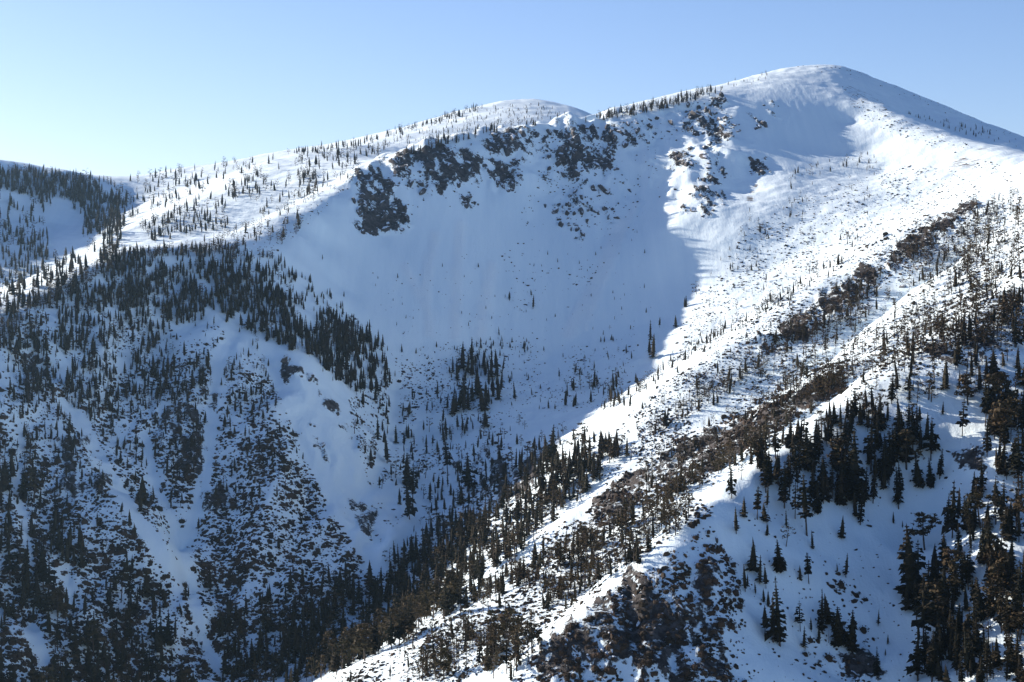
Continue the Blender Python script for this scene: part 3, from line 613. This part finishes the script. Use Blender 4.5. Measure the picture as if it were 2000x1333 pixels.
for (u, v, h) in [(82,1318,75),(20,1140,95),(50,1150,100),(95,1160,80),(130,1090,40),(105,1330,60),(150,1300,70),(170,1260,60),(290,1330,75),(130,1200,55),(275,1000,55),(280,985,60),(30,700,40)]: TREES.append((u, v, -h, False, 'corner' if v > 1050 else 'gully'))
trees('spur', in_poly([(200,505),(560,500),(600,600),(720,650),(760,765),(700,770),(560,665),(420,625),(330,640),(200,600)], 742, 27, .35), (5.0, 11.8), .15, 27)
trees('spur', in_poly([(400,520),(520,530),(600,650),(570,690),(440,630)], 252, 28), (6.7, 13.4), .05, 28)
trees('spur', in_poly([(560,650),(650,640),(745,660),(765,760),(700,775),(640,740)], 185, 29), (7.6, 15.1), .03, 29)
trees('spur', in_poly([(560,520),(620,560),(720,640),(640,640),(570,580)], 43, 290), (3.4, 8.4), .03, 290)
trees('flank', in_poly([(0,690),(180,560),(330,610),(440,650),(420,760),(300,800),(150,800),(0,770)], 409, 30, .35), (5.2, 13.5), .2, 30)
trees('gully', in_poly([(0,780),(420,700),(560,760),(620,900),(400,1000),(0,1000)], 172, 31), (3.8, 10.6), .2, 31)
trees('crest', along([(-200,790),(0,655),(60,615),(130,565),(200,525)], 177, 32, 8), (4.6, 9.1), .8, 32)
trees('crest', along([(205,503),(300,497),(400,494),(475,492)], 150, 33, 4), (4.6, 10.3), .4, 33)
trees('rim', along([(390,486),(430,470),(500,440),(560,410),(640,370),(700,335)], 81, 34, 6), (3.4, 8.0), .7, 34)
trees('rim', in_poly([(400,488),(520,440),(620,420),(590,460),(545,488)], 44, 35), (4.6, 11.4), .5, 35)
trees('rim', along([(740,318),(850,285),(1000,248),(1150,238)], 33, 350, 3), (4.8, 9.7), .5, 350)
trees('hazy', in_poly([(0,335),(200,352),(235,420),(240,480),(150,600),(0,640)], 393, 36, .35), (7.4, 14.8), .2, 36)
trees('hazy', in_poly([(0,325),(60,335),(190,352),(210,400),(100,390),(0,345)], 301, 37), (7.4, 13.6), .2, 37)
trees('hazy', in_poly([(130,380),(250,390),(240,470),(170,460)], 170, 38), (8.6, 16.1), .1, 38)
trees('plateau', in_poly([(200,355),(330,338),(450,318),(600,298),(560,320),(420,370),(260,432),(230,420)], 164, 39, .3), (6.2, 13.6), .5, 39)
trees('farrib', in_poly([(430,375),(560,315),(700,292),(760,290),(640,370),(500,440),(300,475),(270,445)], 315, 40, .3), (6.2, 12.3), .4, 40)
trees('skyline', along([(560,302),(640,294),(700,284),(760,266),(850,240),(940,212)], 157, 41, 3), (5.8, 10.4), .3, 41)
trees('dome', in_poly([(700,292),(760,275),(860,242),(960,212),(1060,206),(1120,226),(1000,248),(850,282)], 265, 42), (2.5, 7.0), .4, 42)
trees('summit', in_poly([(1150,236),(1330,192),(1390,175),(1400,185),(1300,216),(1200,236)], 164, 43), (5.1, 10.3), .3, 43)
trees('summit', along([(1390,178),(1500,150)], 28, 44, 4), (2.6, 5.8), .5, 44)
trees('wall', in_poly([(1490,340),(1700,300),(1760,380),(1600,560),(1400,680),(1290,700),(1330,600),(1430,480)], 163, 45, .2), (2.3, 8.0), .45, 45)
for (u, v, h) in [(1270,665,42),(1268,690,30),(1288,640,22),(1320,640,26),(1275,700,50),(1340,600,24),(1360,575,26),(1337,600,20),(1385,600,20),(1362,624,14),(1388,540,12),(1450,640,30),(1580,535,30),(1590,480,20)]: TREES.append((u, v, -h, u > 1350, 'wall'))
trees('lee', in_poly([(1760,220),(1900,245),(1995,290),(1940,280),(1850,255)], 49, 46), (2.4, 6.6), .3, 46)

trees('pines', in_poly([(1560,800),(1700,650),(1850,565),(1960,560),(1900,650),(1700,745)], 93, 601), (5.4, 10.8), .8, 601)
trees('hollow', in_poly([(1560,850),(1700,765),(1860,665),(1990,600),(1990,720),(1800,830),(1640,870)], 63, 602), (5.7, 12.3), .5, 602)
trees('gully', in_poly([(0,780),(420,700),(560,760),(500,860),(150,900),(0,900)], 156, 603, .4), (4.0, 10.4), .1, 603)
trees('corner', in_poly([(0,1000),(130,1040),(330,1180),(420,1400),(0,1400)], 66, 604, .2), (6.8, 17.0), .1, 604)
trees('hollow', in_poly([(1580,880),(1620,800),(1740,780),(1840,860),(1810,960),(1690,1000),(1600,980)], 34, 605), (9.0, 16.5), .05, 605)
trees('hollow', in_poly([(1780,1080),(1900,1020),(1930,1333),(1790,1333)], 26, 606), (7.5, 15.0), .05, 606)
trees('east', in_poly([(1900,780),(2000,700),(2000,1333),(1930,1333)], 30, 607), (8.0, 18.0), .2, 607)
trees('hollow', in_poly([(1460,900),(1600,850),(1620,980),(1480,1030)], 14, 608), (9.0, 18.0), .05, 608)
trees('spur', in_poly([(200,505),(560,500),(600,600),(560,650),(420,610),(330,620),(200,590)], 260, 609, .3), (5.0, 11.8), .1, 609)
trees('spur', in_poly([(520,500),(620,560),(740,640),(790,760),(740,800),(560,700),(420,650),(500,600)], 60, 610), (2.5, 6.7), .1, 610)
trees('gully', in_poly([(0,800),(300,760),(520,800),(600,960),(560,1100),(300,1100),(0,1000)], 110, 611), (4.0, 10.0), .15, 611)
trees('foot', in_poly([(200,1100),(420,1150),(700,1150),(560,1333),(200,1380)], 72, 612), (5.7, 13.3), .15, 612)
trees('flank', in_poly([(0,680),(200,560),(440,640),(560,700),(480,800),(200,820),(0,800)], 230, 613), (3, 8), .25, 613)
trees('bowl', in_poly([(720,540),(1000,500),(1250,450),(1290,640),(900,670),(780,660)], 46, 614), (2, 5), .05, 614)
trees('rim', along([(790,306),(850,288),(930,268),(1000,251)], 30, 615, 2), (6, 12), .3, 615)
trees('hollow', in_poly([(1780,1040),(1910,980),(1930,1360),(1790,1360)], 34, 616), (8, 16), .1, 616)
trees('east', in_poly([(1910,800),(2000,720),(2000,1360),(1930,1360)], 36, 617), (7, 15), .25, 617)
trees('pines', in_poly([(1480,830),(1600,720),(1750,600),(1900,470),(2000,400),(2000,660),(1850,690),(1700,740)], 150, 618), (4, 9), .85, 618)
trees('rib', in_poly([(1240,900),(1450,780),(1650,640),(1800,520),(1900,430),(1930,450),(1700,640),(1480,800),(1260,970)], 110, 619), (3, 7), .8, 619)
trees('lower', in_poly([(1330,985),(1380,1000),(1200,1120),(1000,1270),(860,1350),(660,1350),(830,1225),(1000,1120)], 90, 620), (3, 8), .8, 620)
trees('canyon', in_poly([(820,830),(1000,820),(1150,860),(1100,960),(950,1080),(780,1180),(700,1180),(820,1020)], 170, 621), (4, 11), .3, 621)
SHR = []
def shrubs(code, uv, r_, seed):
    r = np.random.default_rng(seed + 7000); rr = r_[0] * .8 + (r_[1] * 1.25 - r_[0] * .8) * r.beta(.9, 2.6, len(uv[0]))
    SHR.extend(zip(uv[0], uv[1], rr, [code] * len(rr)))
shrubs('gully', in_poly([(0,770),(200,740),(420,690),(560,760),(640,900),(760,1100),(740,1190),(560,1300),(420,1400),(0,1400)], 6459, 50, .45, 50), (0.79, 2.64), 50)
shrubs('gully', in_poly([(400,800),(520,780),(640,960),(740,1100),(640,1200),(420,1240)], 2153, 51, .25, 40), (0.79, 2.29), 51)
shrubs('gully', in_poly([(0,900),(150,980),(330,1100),(420,1180),(430,1400),(0,1400)], 1450, 520, .2, 40), (0.80, 2.40), 520)
shrubs('gully', in_poly([(150,780),(300,700),(420,700),(390,950),(280,900),(200,900)], 725, 521, .35, 40), (0.64, 2.08), 521)
shrubs('gully', in_poly([(655,800),(700,760),(770,830),(800,1000),(760,1040),(700,900)], 300, 522, .2, 40), (0.70, 1.80), 522)
shrubs('gully', in_poly([(430,690),(520,690),(560,760),(500,830),(430,800)], 200, 523, .3, 40), (0.50, 1.70), 523)
shrubs('summit', along([(1560,128),(1650,134),(1700,150),(1800,190),(1900,235),(1990,270)], 120, 524, 5), (0.48, 1.60), 524)
shrubs('gully', in_poly([(0,760),(200,740),(420,690),(540,760),(560,900),(500,1000),(300,1000),(0,1000)], 1500, 531, .25, 45), (.5, 2.2), 531)
shrubs('gully', in_poly([(0,980),(300,980),(560,940),(700,1080),(740,1190),(560,1300),(420,1400),(0,1400)], 2600, 532, .2, 40), (.6, 2.4), 532)
shrubs('rib', in_poly([(1060,1060),(1240,930),(1480,790),(1700,640),(1900,480),(2000,420),(2000,520),(1700,730),(1400,930),(1200,1080),(1000,1180)], 1600, 533, .25, 40), (.4, 1.3), 533)
shrubs('lower', in_poly([(1250,1060),(1300,1060),(1000,1290),(880,1400),(620,1360),(850,1230)], 700, 534, .25, 40), (.35, 1.2), 534)
shrubs('rib', in_poly([(1240,800),(1500,630),(1800,440),(2000,340),(2000,400),(1700,560),(1450,740),(1250,890)], 900, 535, .2, 40), (.4, 1.2), 535)
shrubs('rib', in_poly([(1240,800),(1450,640),(1700,470),(1900,350),(2000,310),(2000,560),(1700,740),(1450,880),(1250,1040),(1000,1180),(720,1340),(620,1340),(960,1090),(1110,940)], 4200, 541, .12, 40), (.45, 1.2), 541)
shrubs('wall', in_poly([(1500,400),(1760,330),(1960,315),(1900,360),(1700,480),(1450,650),(1320,700),(1360,600)], 700, 542, .15, 40), (.5, 1.3), 542)
shrubs('gully', in_poly([(0,700),(200,620),(440,660),(560,720),(600,880),(760,1100),(740,1190),(560,1300),(420,1400),(0,1400)], 5200, 543, .15, 40), (.5, 1.5), 543)
shrubs('floor', in_poly([(700,520),(1250,450),(1280,640),(1200,760),(900,700),(760,660)], 160, 544), (.4, 1.0), 544)
shrubs('cliff', in_poly([(1120,1220),(1280,1110),(1380,1030),(1440,1100),(1470,1360),(1020,1360)], 700, 551, .35, 35), (.5, 1.7), 551)
shrubs('wall', in_poly([(1440,470),(1560,380),(1760,330),(1980,315),(1900,370),(1700,490),(1450,660),(1320,710)], 900, 561, .1, 30), (.7, 1.5), 561)
shrubs('floor', in_poly([(780,690),(1000,670),(1240,680),(1200,800),(900,830),(780,780)], 420, 562, .25, 40), (.5, 1.4), 562)
shrubs('flank', in_poly([(0,690),(180,580),(440,640),(420,760),(0,780)], 343, 52, .5), (0.70, 2.20), 52)
shrubs('canyon', in_poly([(660,790),(860,700),(1000,840),(1000,960),(850,1010),(740,960)], 1047, 53, .4), (0.54, 2.07), 53)
shrubs('canyon', in_poly([(740,1100),(900,980),(1150,880),(1160,960),(950,1100),(700,1300),(480,1333),(600,1230)], 811, 54, .3), (0.81, 2.34), 54)
shrubs('rib', in_poly([(1240,780),(1400,690),(1560,590),(1700,500),(1900,400),(2000,340),(2000,420),(1700,600),(1480,790),(1250,930)], 2700, 55, .4), (0.35, 1.29), 55)
shrubs('rib', in_poly([(1150,990),(1260,890),(1420,810),(1640,700),(1660,760),(1540,830),(1420,910),(1180,1040)], 1890, 56, .3), (0.69, 1.98), 56)
shrubs('rib', along([(1470,700),(1560,640),(1700,555),(1800,480),(1900,405)], 891, 560, 15), (0.59, 1.78), 560)
shrubs('lower', in_poly([(1330,965),(1400,930),(1390,1005),(1200,1120),(1000,1290),(900,1333),(660,1333),(830,1225),(1000,1120),(1180,1000)], 1890, 57, .4), (0.41, 1.55), 57)
shrubs('pines', in_poly([(1500,830),(1700,640),(2000,420),(2000,640),(1700,750)], 606, 58, .4), (0.39, 1.43), 58)
shrubs('cliff', in_poly([(1220,1120),(1290,1120),(1420,1070),(1430,1130),(1400,1290),(1440,1400),(1040,1400),(1110,1230)], 482, 590, .3, 30), (0.50, 1.90), 590)
shrubs('cliff', in_poly([(1080,1240),(1190,1150),(1280,1100),(1385,1020),(1430,1090),(1480,1333),(1000,1333)], 634, 59, .45), (0.40, 1.60), 59)
shrubs('cliff', in_poly([(1590,1180),(1640,1160),(1720,1260),(1700,1333),(1560,1333)], 79, 60), (0.60, 1.70), 60)
shrubs('hollow', in_poly([(1430,1000),(1700,950),(1900,900),(1900,1333),(1480,1333)], 224, 61), (0.25, 0.90), 61)
shrubs('hollow', along([(1620,1130),(1660,1150),(1690,1190)], 33, 610, 10), (0.80, 1.80), 610)
shrubs('wall', in_poly([(1480,420),(1700,330),(1950,310),(1990,350),(1760,470),(1480,650),(1300,720),(1330,640)], 936, 62, .3), (0.47, 1.73), 62)
shrubs('head', in_poly([(1050,330),(1200,300),(1260,420),(1150,560),(1000,620),(980,500)], 240, 63, .3), (0.45, 1.68), 63)
shrubs('head', in_poly([(700,330),(1000,280),(1300,250),(1400,300),(1380,400),(1000,380),(780,450)], 240, 64, .4), (0.56, 1.79), 64)
shrubs('floor', in_poly([(760,680),(1250,650),(1240,760),(1000,800),(800,800)], 414, 65, .4), (0.41, 1.48), 65)
shrubs('rim', in_poly([(390,490),(560,410),(720,330),(690,360),(600,440),(540,492)], 197, 66), (0.40, 1.50), 66)
shrubs('crest', along([(-200,795),(0,660),(60,620),(130,570),(210,520)], 171, 67, 9), (0.70, 1.90), 67)
shrubs('summit', in_poly([(1640,165),(1760,230),(1900,285),(1860,300),(1740,260),(1680,230)], 238, 68), (0.48, 1.60), 68)

def keep_clear(u, v, strict=True):
    k = np.ones(len(u), bool)
    for path, hw in CHUTES: k &= seg_dist(path, u, v) > hw * (1.0 if strict else .6)
    k &= ~inside([(535,690),(560,680),(640,760),(690,860),(700,960),(755,1060),(740,1140),(700,1080),(640,990),(580,860),(550,770)], u, v)
    return k
def place(rows, strict):
    u = np.array([r[0] for r in rows]); v = np.array([r[1] for r in rows])
    P = land(u, v); ok = ~np.isnan(P[:, 0]) & keep_clear(u, v, strict)
    return P, ok
SUN_H = (-to_sun.x, -to_sun.y)

# trees: the 300 that show largest stand as things of their own, the rest as one wood
P, ok = place(TREES, False)
hm = np.array([(-r[2] * p[1] / FPX if r[2] < 0 else r[2]) for r, p in zip(TREES, P)])
tall = np.where(ok, hm / np.nan_to_num(P[:, 1], nan=1e9) * FPX, -1)
order = np.argsort(-tall); order = order[tall[order] > 0]
inframe = np.array([0 < r[0] < 2000 and r[1] - .6 * t < 1330 for r, t in zip(TREES, tall)])
single_t = set(order[inframe[order]][:300].tolist())
rr = random.Random(3)
def empty(name, loc, rz, sc):
    o = bpy.data.objects.new(name, None); col.objects.link(o); o.location = loc; o.rotation_euler = (0, 0, rz); o.scale = sc; o.empty_display_size = .1
    return o
ORD = ['', 'second', 'third', 'fourth', 'fifth', 'sixth', 'seventh', 'eighth', 'ninth', 'tenth', 'eleventh', 'twelfth', 'thirteenth', 'fourteenth', 'fifteenth', 'sixteenth', 'seventeenth', 'eighteenth', 'nineteenth', 'twentieth']
def ordinal(k, n):
    if n == 1: return 'the only one'
    if k == 0: return 'leftmost'
    if k == n - 1: return 'rightmost'
    if k < n / 2 or n - k > 20:
        if k < 20: return f'{ORD[k]} from the left'
        return f'{k + 1}th from the left' if (k + 1) % 10 not in (1, 2, 3) else f'{k + 1}{ {1: "st", 2: "nd", 3: "rd"}[(k + 1) % 10] } from the left'
    return f'{ORD[n - 1 - k]} from the right'
def label_all(items):                       # items: (object, look, place, u); a label singles one out by its look, then by its order across its place
    g = {}
    for it in items: g.setdefault((it[1], it[2]), []).append(it)
    for (look, pl), L in g.items():
        L.sort(key=lambda t: t[3])
        for k, (o, _, _, _) in enumerate(L): o['label'] = f'{look} {pl}' + ('' if len(L) == 1 else f', {ordinal(k, len(L))}')
fir_me = [(tri_mesh('fir_trunk', *st.arrays(), m_bark), tri_mesh('fir_crown', *cr.arrays(), m_fir)) for st, cr in FIRS]
pine_me = [(tri_mesh('pine_trunk', *st.arrays(), m_bark), tri_mesh('pine_crown', *cr.arrays(), m_pine)) for st, cr in PINES]
LOOK_F = ['dark full fir', 'dark narrow fir', 'dark broad fir', 'dark pointed fir', 'dark bare-trunked fir', 'dark ragged fir', 'dark uneven fir', 'dark sparse fir']
LOOK_P = ['brownish open pine', 'upright brownish pine', 'flat-topped leaning pine', 'bushy brownish pine', 'wide low-branched pine', 'gaunt flat-topped pine']
items = []
soup_v, soup_f, soup_m = [], [], []; nv = 0
lite_f = [(st.arrays(), cr.arrays()) for st, cr in FIRS_L]; lite_p = [(st.arrays(), cr.arrays()) for st, cr in PINES_L]
tiny_f = [(st.arrays(), cr.arrays()) for st, cr in FIRS_T]; tiny_p = [(st.arrays(), cr.arrays()) for st, cr in PINES_T]
def add_lite(parts, x, y, z, s, sw, rz, aniso=0.0):
    global nv
    q_ = 1 + rr.uniform(-aniso, aniso); ln = (rr.gauss(0, .045), rr.gauss(0, .045))
    ca, sa = math.cos(rz), math.sin(rz)
    for mi, (v_, f_) in parts:
        w_ = np.empty_like(v_); w_[:, 0] = (v_[:, 0] * q_ * ca - v_[:, 1] / q_ * sa) * s * sw + x; w_[:, 1] = (v_[:, 0] * q_ * sa + v_[:, 1] / q_ * ca) * s * sw + y; w_[:, 2] = v_[:, 2] * s + z; w_[:, 0] += v_[:, 2] * s * ln[0]; w_[:, 1] += v_[:, 2] * s * ln[1]
        soup_v.append(w_); soup_f.append(f_ + nv); soup_m.append(np.full(len(f_), mi)); nv += len(v_)
for i in order.tolist():
    u, v, _, is_p, code = TREES[i]; x, y, z = P[i]; h = hm[i]; rz = rr.uniform(0, 6.28)
    if i in single_t:
        k = rr.randrange(6 if is_p else 8); pm = (pine_me if is_p else fir_me)[k]
        w_ = rr.uniform(.85, 1.35)
        o = empty('pine_tree' if is_p else 'fir_tree', (x, y, z - .02 * h), rz, (h * w_, h * w_, h)); o.rotation_euler = (R(rr.gauss(0, 2.2)), R(rr.gauss(0, 2.2)), rz)
        for nm, md in zip(('trunk', 'crown'), pm):
            c = bpy.data.objects.new(nm, md); col.objects.link(c); c.parent = o
        o['category'] = 'pine tree' if is_p else 'fir tree'; o['group'] = ('pines ' if is_p else 'firs ') + PL[code]
        px = tall[i]; size = 'towering' if px > 105 else 'tall' if px > 68 else 'middling' if px > 45 else 'small'
        items.append((o, f'{size} {(LOOK_P if is_p else LOOK_F)[k]}', PL[code], u))
    else:
        (sv, cv) = ((lite_p if is_p else lite_f) if tall[i] > 34 else (tiny_p if is_p else tiny_f))[rr.randrange(5)]
        add_lite([(0, sv), (2 if is_p else 1, cv)], x, y, z - .02 * h, h, rr.uniform(.9, 1.35), rz)
label_all(items)
# woods on slopes turned away from the view
hid = np.random.default_rng(99); hx = hid.uniform(-800, 900, 900); hy = hid.uniform(700, 2900, 900)
hz = ground(hx, hy); hu = U0 + FPX * hx / hy; hv = V0 - FPX * hz / hy; q = land(hu, hv - 25)
away = np.isnan(q[:, 0]) | (q[:, 1] < hy - 60)
away &= (hz > -150) & (fbm(hx / 90, hy / 90, 2, 77) > -.1) & ~((hv < 300) & (hu > 1050))
qq = land(hu, hv - 14 * FPX / hy); away &= ~np.isnan(qq[:, 0]) & (qq[:, 1] < hy - 40)
for x, y, z in zip(hx[away], hy[away], hz[away]):
    sv, cv = lite_f[rr.randrange(5)]; add_lite([(0, sv), (1, cv)], x, y, z - .2, rr.uniform(7, 13), rr.uniform(.9, 1.3), rr.uniform(0, 6.28))
me_w = tri_mesh('wood', np.concatenate(soup_v), np.concatenate(soup_f), m_bark); me_w.materials.append(m_fir); me_w.materials.append(m_pine)
me_w.polygons.foreach_set('material_index', np.concatenate(soup_m).astype(np.int32)); me_w.update()
wood = bpy.data.objects.new('forest', me_w); col.objects.link(wood); wood['kind'] = 'stuff'; wood['label'] = 'dark conifer woodland scattered over the snowy slopes'; wood['category'] = 'forest'

# shrubs
P, ok = place(SHR, True)
rad = np.array([r[2] for r in SHR]); size = np.where(ok, rad / np.nan_to_num(P[:, 1], nan=1e9) * FPX, -1)
order = np.argsort(-size); order = order[size[order] > 0]; inframe = np.array([0 < r[0] < 2000 and r[1] < 1332 for r in SHR]); single_s = set(order[inframe[order]][:300].tolist())
shrub_me = [tri_mesh('shrub', *c.arrays(), m_brush) for c in SHRUBS]; lite_s = [c.arrays() for c in SHRUBS_L]; tiny_s = [c.arrays() for c in SHRUBS_T]
soup_v, soup_f, soup_m = [], [], []; nv = 0; items = []
LOOK_S = ['dark low rounded shrub', 'dark domed shrub', 'dark flat shrub', 'dark tall bushy shrub']
for i in order.tolist():
    u, v, r_, code = SHR[i]; x, y, z = P[i]; rz = rr.uniform(0, 6.28)
    if i in single_s:
        k = rr.randrange(4); o = bpy.data.objects.new('shrub', shrub_me[k]); col.objects.link(o); o.location = (x, y, z - .1 * r_); o.rotation_euler = (0, 0, rz); o.scale = (r_ * rr.uniform(.85, 1.2), r_, r_ * rr.uniform(.8, 1.15))
        o['category'] = 'shrub'; o['group'] = 'shrubs ' + PL[code]; items.append((o, LOOK_S[k], PL[code], u))
    else: add_lite([(0, lite_s[rr.randrange(5)] if size[i] > 7.5 else tiny_s[rr.randrange(3)])], x, y, z - rr.uniform(0, .4) * r_, r_, rr.uniform(.85, 1.3), rz, .45)
label_all(items)
br = bpy.data.objects.new('brushwood', tri_mesh('brushwood', np.concatenate(soup_v), np.concatenate(soup_f), m_brush)); col.objects.link(br); br['kind'] = 'stuff'; br['label'] = 'low dark brush dotted over the snowy slopes'; br['category'] = 'brush'

# crags standing out of the rocky patches
crag_me = [tri_mesh('crag', a, b, m_rock) for a, b in CRAGS]
RP = ['on the big cliff of the bowl rim', 'along the rim of the bowl', 'on the middle of the headwall', 'along the rim of the bowl', 'along the rim of the bowl', 'along the rim of the bowl', 'along the rim of the bowl',
      'on the rocky rib of the upper bowl', 'on the rocky rib of the upper bowl', 'on the rocky rib of the upper bowl', 'on the rocky rib of the upper bowl', 'above the brown scree streak', 'under the summit', None, None, None]
cands = []; r = random.Random(5)
for ri, (poly, p) in enumerate(ROCKY):
    p_ = np.array(poly, float); area = abs(np.dot(p_[:, 0], np.roll(p_[:, 1], 1)) - np.dot(p_[:, 1], np.roll(p_[:, 0], 1))) / 2
    n = int(min(34 if ri < 18 else 14, max(1, area * p / (95 if ri < 18 else 330))))
    u, v = in_poly(poly, n, 300 + ri); Q = land(u, v)
    for k in range(n):
        if np.isnan(Q[k, 0]): continue
        cu, cv = u[k], v[k]
        if ri < len(RP) and RP[ri]: pl = RP[ri]
        elif cv < 480 and cu < 1500: pl = 'low on the bowl headwall'
        elif cu < 860 and cv < 1220: pl = 'on the shaded flank of the spur'
        elif cu < 1130 and cv < 1180: pl = 'in the shaded canyon'
        elif cu < 700: pl = 'in the canyon bottom'
        elif cv > 1100: pl = 'on the dark near cliff'
        elif cu > 1780: pl = 'among the pines of the near hollow'
        else: pl = 'in the rock band of the sunny ridge'
        px = 2.5 + 9.0 * r.random() ** 1.6 if ri < 18 else r.uniform(3.5, 8.5)
        cands.append((px, Q[k], pl, cu, r.uniform(-.6, .6), r.uniform(.55, 1.1), r.uniform(1.0, 2.3), r.uniform(.5, .95), r.randrange(8)))
cands.sort(key=lambda c: -c[0])
small_crag = [crag(140 + i, 2) for i in range(4)]; items = []; soup_v, soup_f, soup_m = [], [], []; nv = 0
cx = np.array([c[1][0] for c in cands]); cy = np.array([c[1][1] for c in cands])
GX = (sample(HF, cx + 6, cy) - sample(HF, cx - 6, cy)) / 12; GY = (sample(HF, cx, cy + 6) - sample(HF, cx, cy - 6)) / 12
for i, (px, q, pl, cu, rz, a_, b_, c_, k) in enumerate(cands):
    x, y, z = q; s_ = y / FPX * px
    M = Matrix.Translation((x, y, z - .1 * s_)) @ Matrix.Rotation(-math.atan(GX[i]) * .8, 4, 'Y') @ Matrix.Rotation(math.atan(GY[i]) * .8, 4, 'X') @ Matrix.Rotation(rz, 4, 'Z') @ Matrix.Diagonal((s_ * a_, s_ * b_, s_ * c_, 1))
    if i < 300:
        o = bpy.data.objects.new('rock_outcrop', crag_me[k]); col.objects.link(o); o.matrix_world = M
        o['category'] = 'rock'; o['group'] = 'rocks ' + pl; items.append((o, f'{"large" if px > 6.5 else "small"} grey broken rock', pl, cu))
    else:
        v_, f_ = small_crag[k % 4]; m_ = np.array(M); soup_v.append(v_ @ m_[:3, :3].T + m_[:3, 3]); soup_f.append(f_ + nv); nv += len(v_)
label_all(items)
if soup_v:
    o = bpy.data.objects.new('scattered_rocks', tri_mesh('scattered_rocks', np.concatenate(soup_v), np.concatenate(soup_f), m_rock)); col.objects.link(o); o['kind'] = 'stuff'; o['label'] = 'small broken rocks strewn over the headwall and cliffs'; o['category'] = 'rocks'

def snag(rs):
    s = Soup(); r_ = random.Random(rs); q = r_.uniform(-.06, .06)
    s.tube([(0, 0, -.05), (0, 0, 0), (q * .4, 0, .5), (q, .01, 1)], [.02, .018, .011, .003], 6)
    for k in range(9):
        z = r_.uniform(.3, .92); a = r_.uniform(0, 6.283); L = r_.uniform(.05, .16) * (1.2 - z)
        s.tube([(q * z * .8, 0, z), (q * z * .8 + math.cos(a) * L, math.sin(a) * L, z + r_.uniform(-.04, .05))], [.006, .0015], 4)
    return tri_mesh('dead_tree', *s.arrays(), m_grey)
snags = [snag(i) for i in range(4)]; items = []
SN = [(1963,772,34,'hollow'),(1906,770,30,'hollow'),(1497,1032,38,'hollow'),(1885,1130,62,'hollow'),(1874,1165,40,'hollow'),(1618,1255,26,'hollow'),(1043,1205,34,'lower'),(1290,958,40,'rib'),(1655,470,22,'wall'),(1697,330,14,'wall'),(335,745,42,'flank'),(469,730,30,'flank'),(1010,1310,36,'lower')]
Q = land([a[0] for a in SN], [a[1] for a in SN])
for (u, v, h, code), q in zip(SN, Q):
    if np.isnan(q[0]): continue
    o = bpy.data.objects.new('dead_tree', snags[len(items) % 4]); col.objects.link(o); hh = h * q[1] / FPX
    o.location = (q[0], q[1], q[2] - .02 * hh); o.scale = (hh, hh, hh); o.rotation_euler = (R(rr.uniform(-4, 4)), R(rr.uniform(-6, 6)), rr.uniform(0, 6.28)); o['category'] = 'dead tree'; o['group'] = 'bare dead trees'
    items.append((o, 'thin bare dead tree', PL[code], u))
label_all(items)
s = Soup(); s.tube([(-2.2, 0, .25), (-.7, .05, .32), (.8, 0, .3), (2.1, -.05, .2)], [.26, .3, .24, .1], 7); s.tube([(-.5, 0, .4), (-.3, .3, 1.0)], [.07, .02], 4); s.tube([(.6, 0, .4), (.9, -.3, .8)], [.06, .02], 4)
q = land([1764], [1084])[0]; o = bpy.data.objects.new('fallen_log', tri_mesh('fallen_log', *s.arrays(), m_bark)); col.objects.link(o); o.location = (q[0], q[1] - .4, q[2] + .15); o['label'] = 'dark fallen log lying on shaded snow beside the towering firs'; o['category'] = 'log'


# ---------------------------------------------------------------- haze
b = 6200.0
vs = [(x, y, z) for x in (-b, b) for y in (-900.0, 6400.0) for z in (-900.0, 330.0)]
fs = [(0, 1, 3, 2), (4, 6, 7, 5), (0, 4, 5, 1), (2, 3, 7, 6), (0, 2, 6, 4), (1, 5, 7, 3)]
hm_ = bpy.data.meshes.new('haze'); hm_.from_pydata(vs, [], fs); hz_o = bpy.data.objects.new('haze', hm_); col.objects.link(hz_o); hz_o['kind'] = 'stuff'
m = bpy.data.materials.new('haze_air'); m.use_nodes = True; nt = m.node_tree; nt.nodes.remove(nt.nodes['Principled BSDF'])
pv = nt.nodes.new('ShaderNodeVolumePrincipled'); pv.inputs['Color'].default_value = (.45, .75, 1, 1); pv.inputs['Density'].default_value = .000036; pv.inputs['Anisotropy'].default_value = .72
nt.links.new(pv.outputs[0], nt.nodes['Material Output'].inputs['Volume']); hm_.materials.append(m)
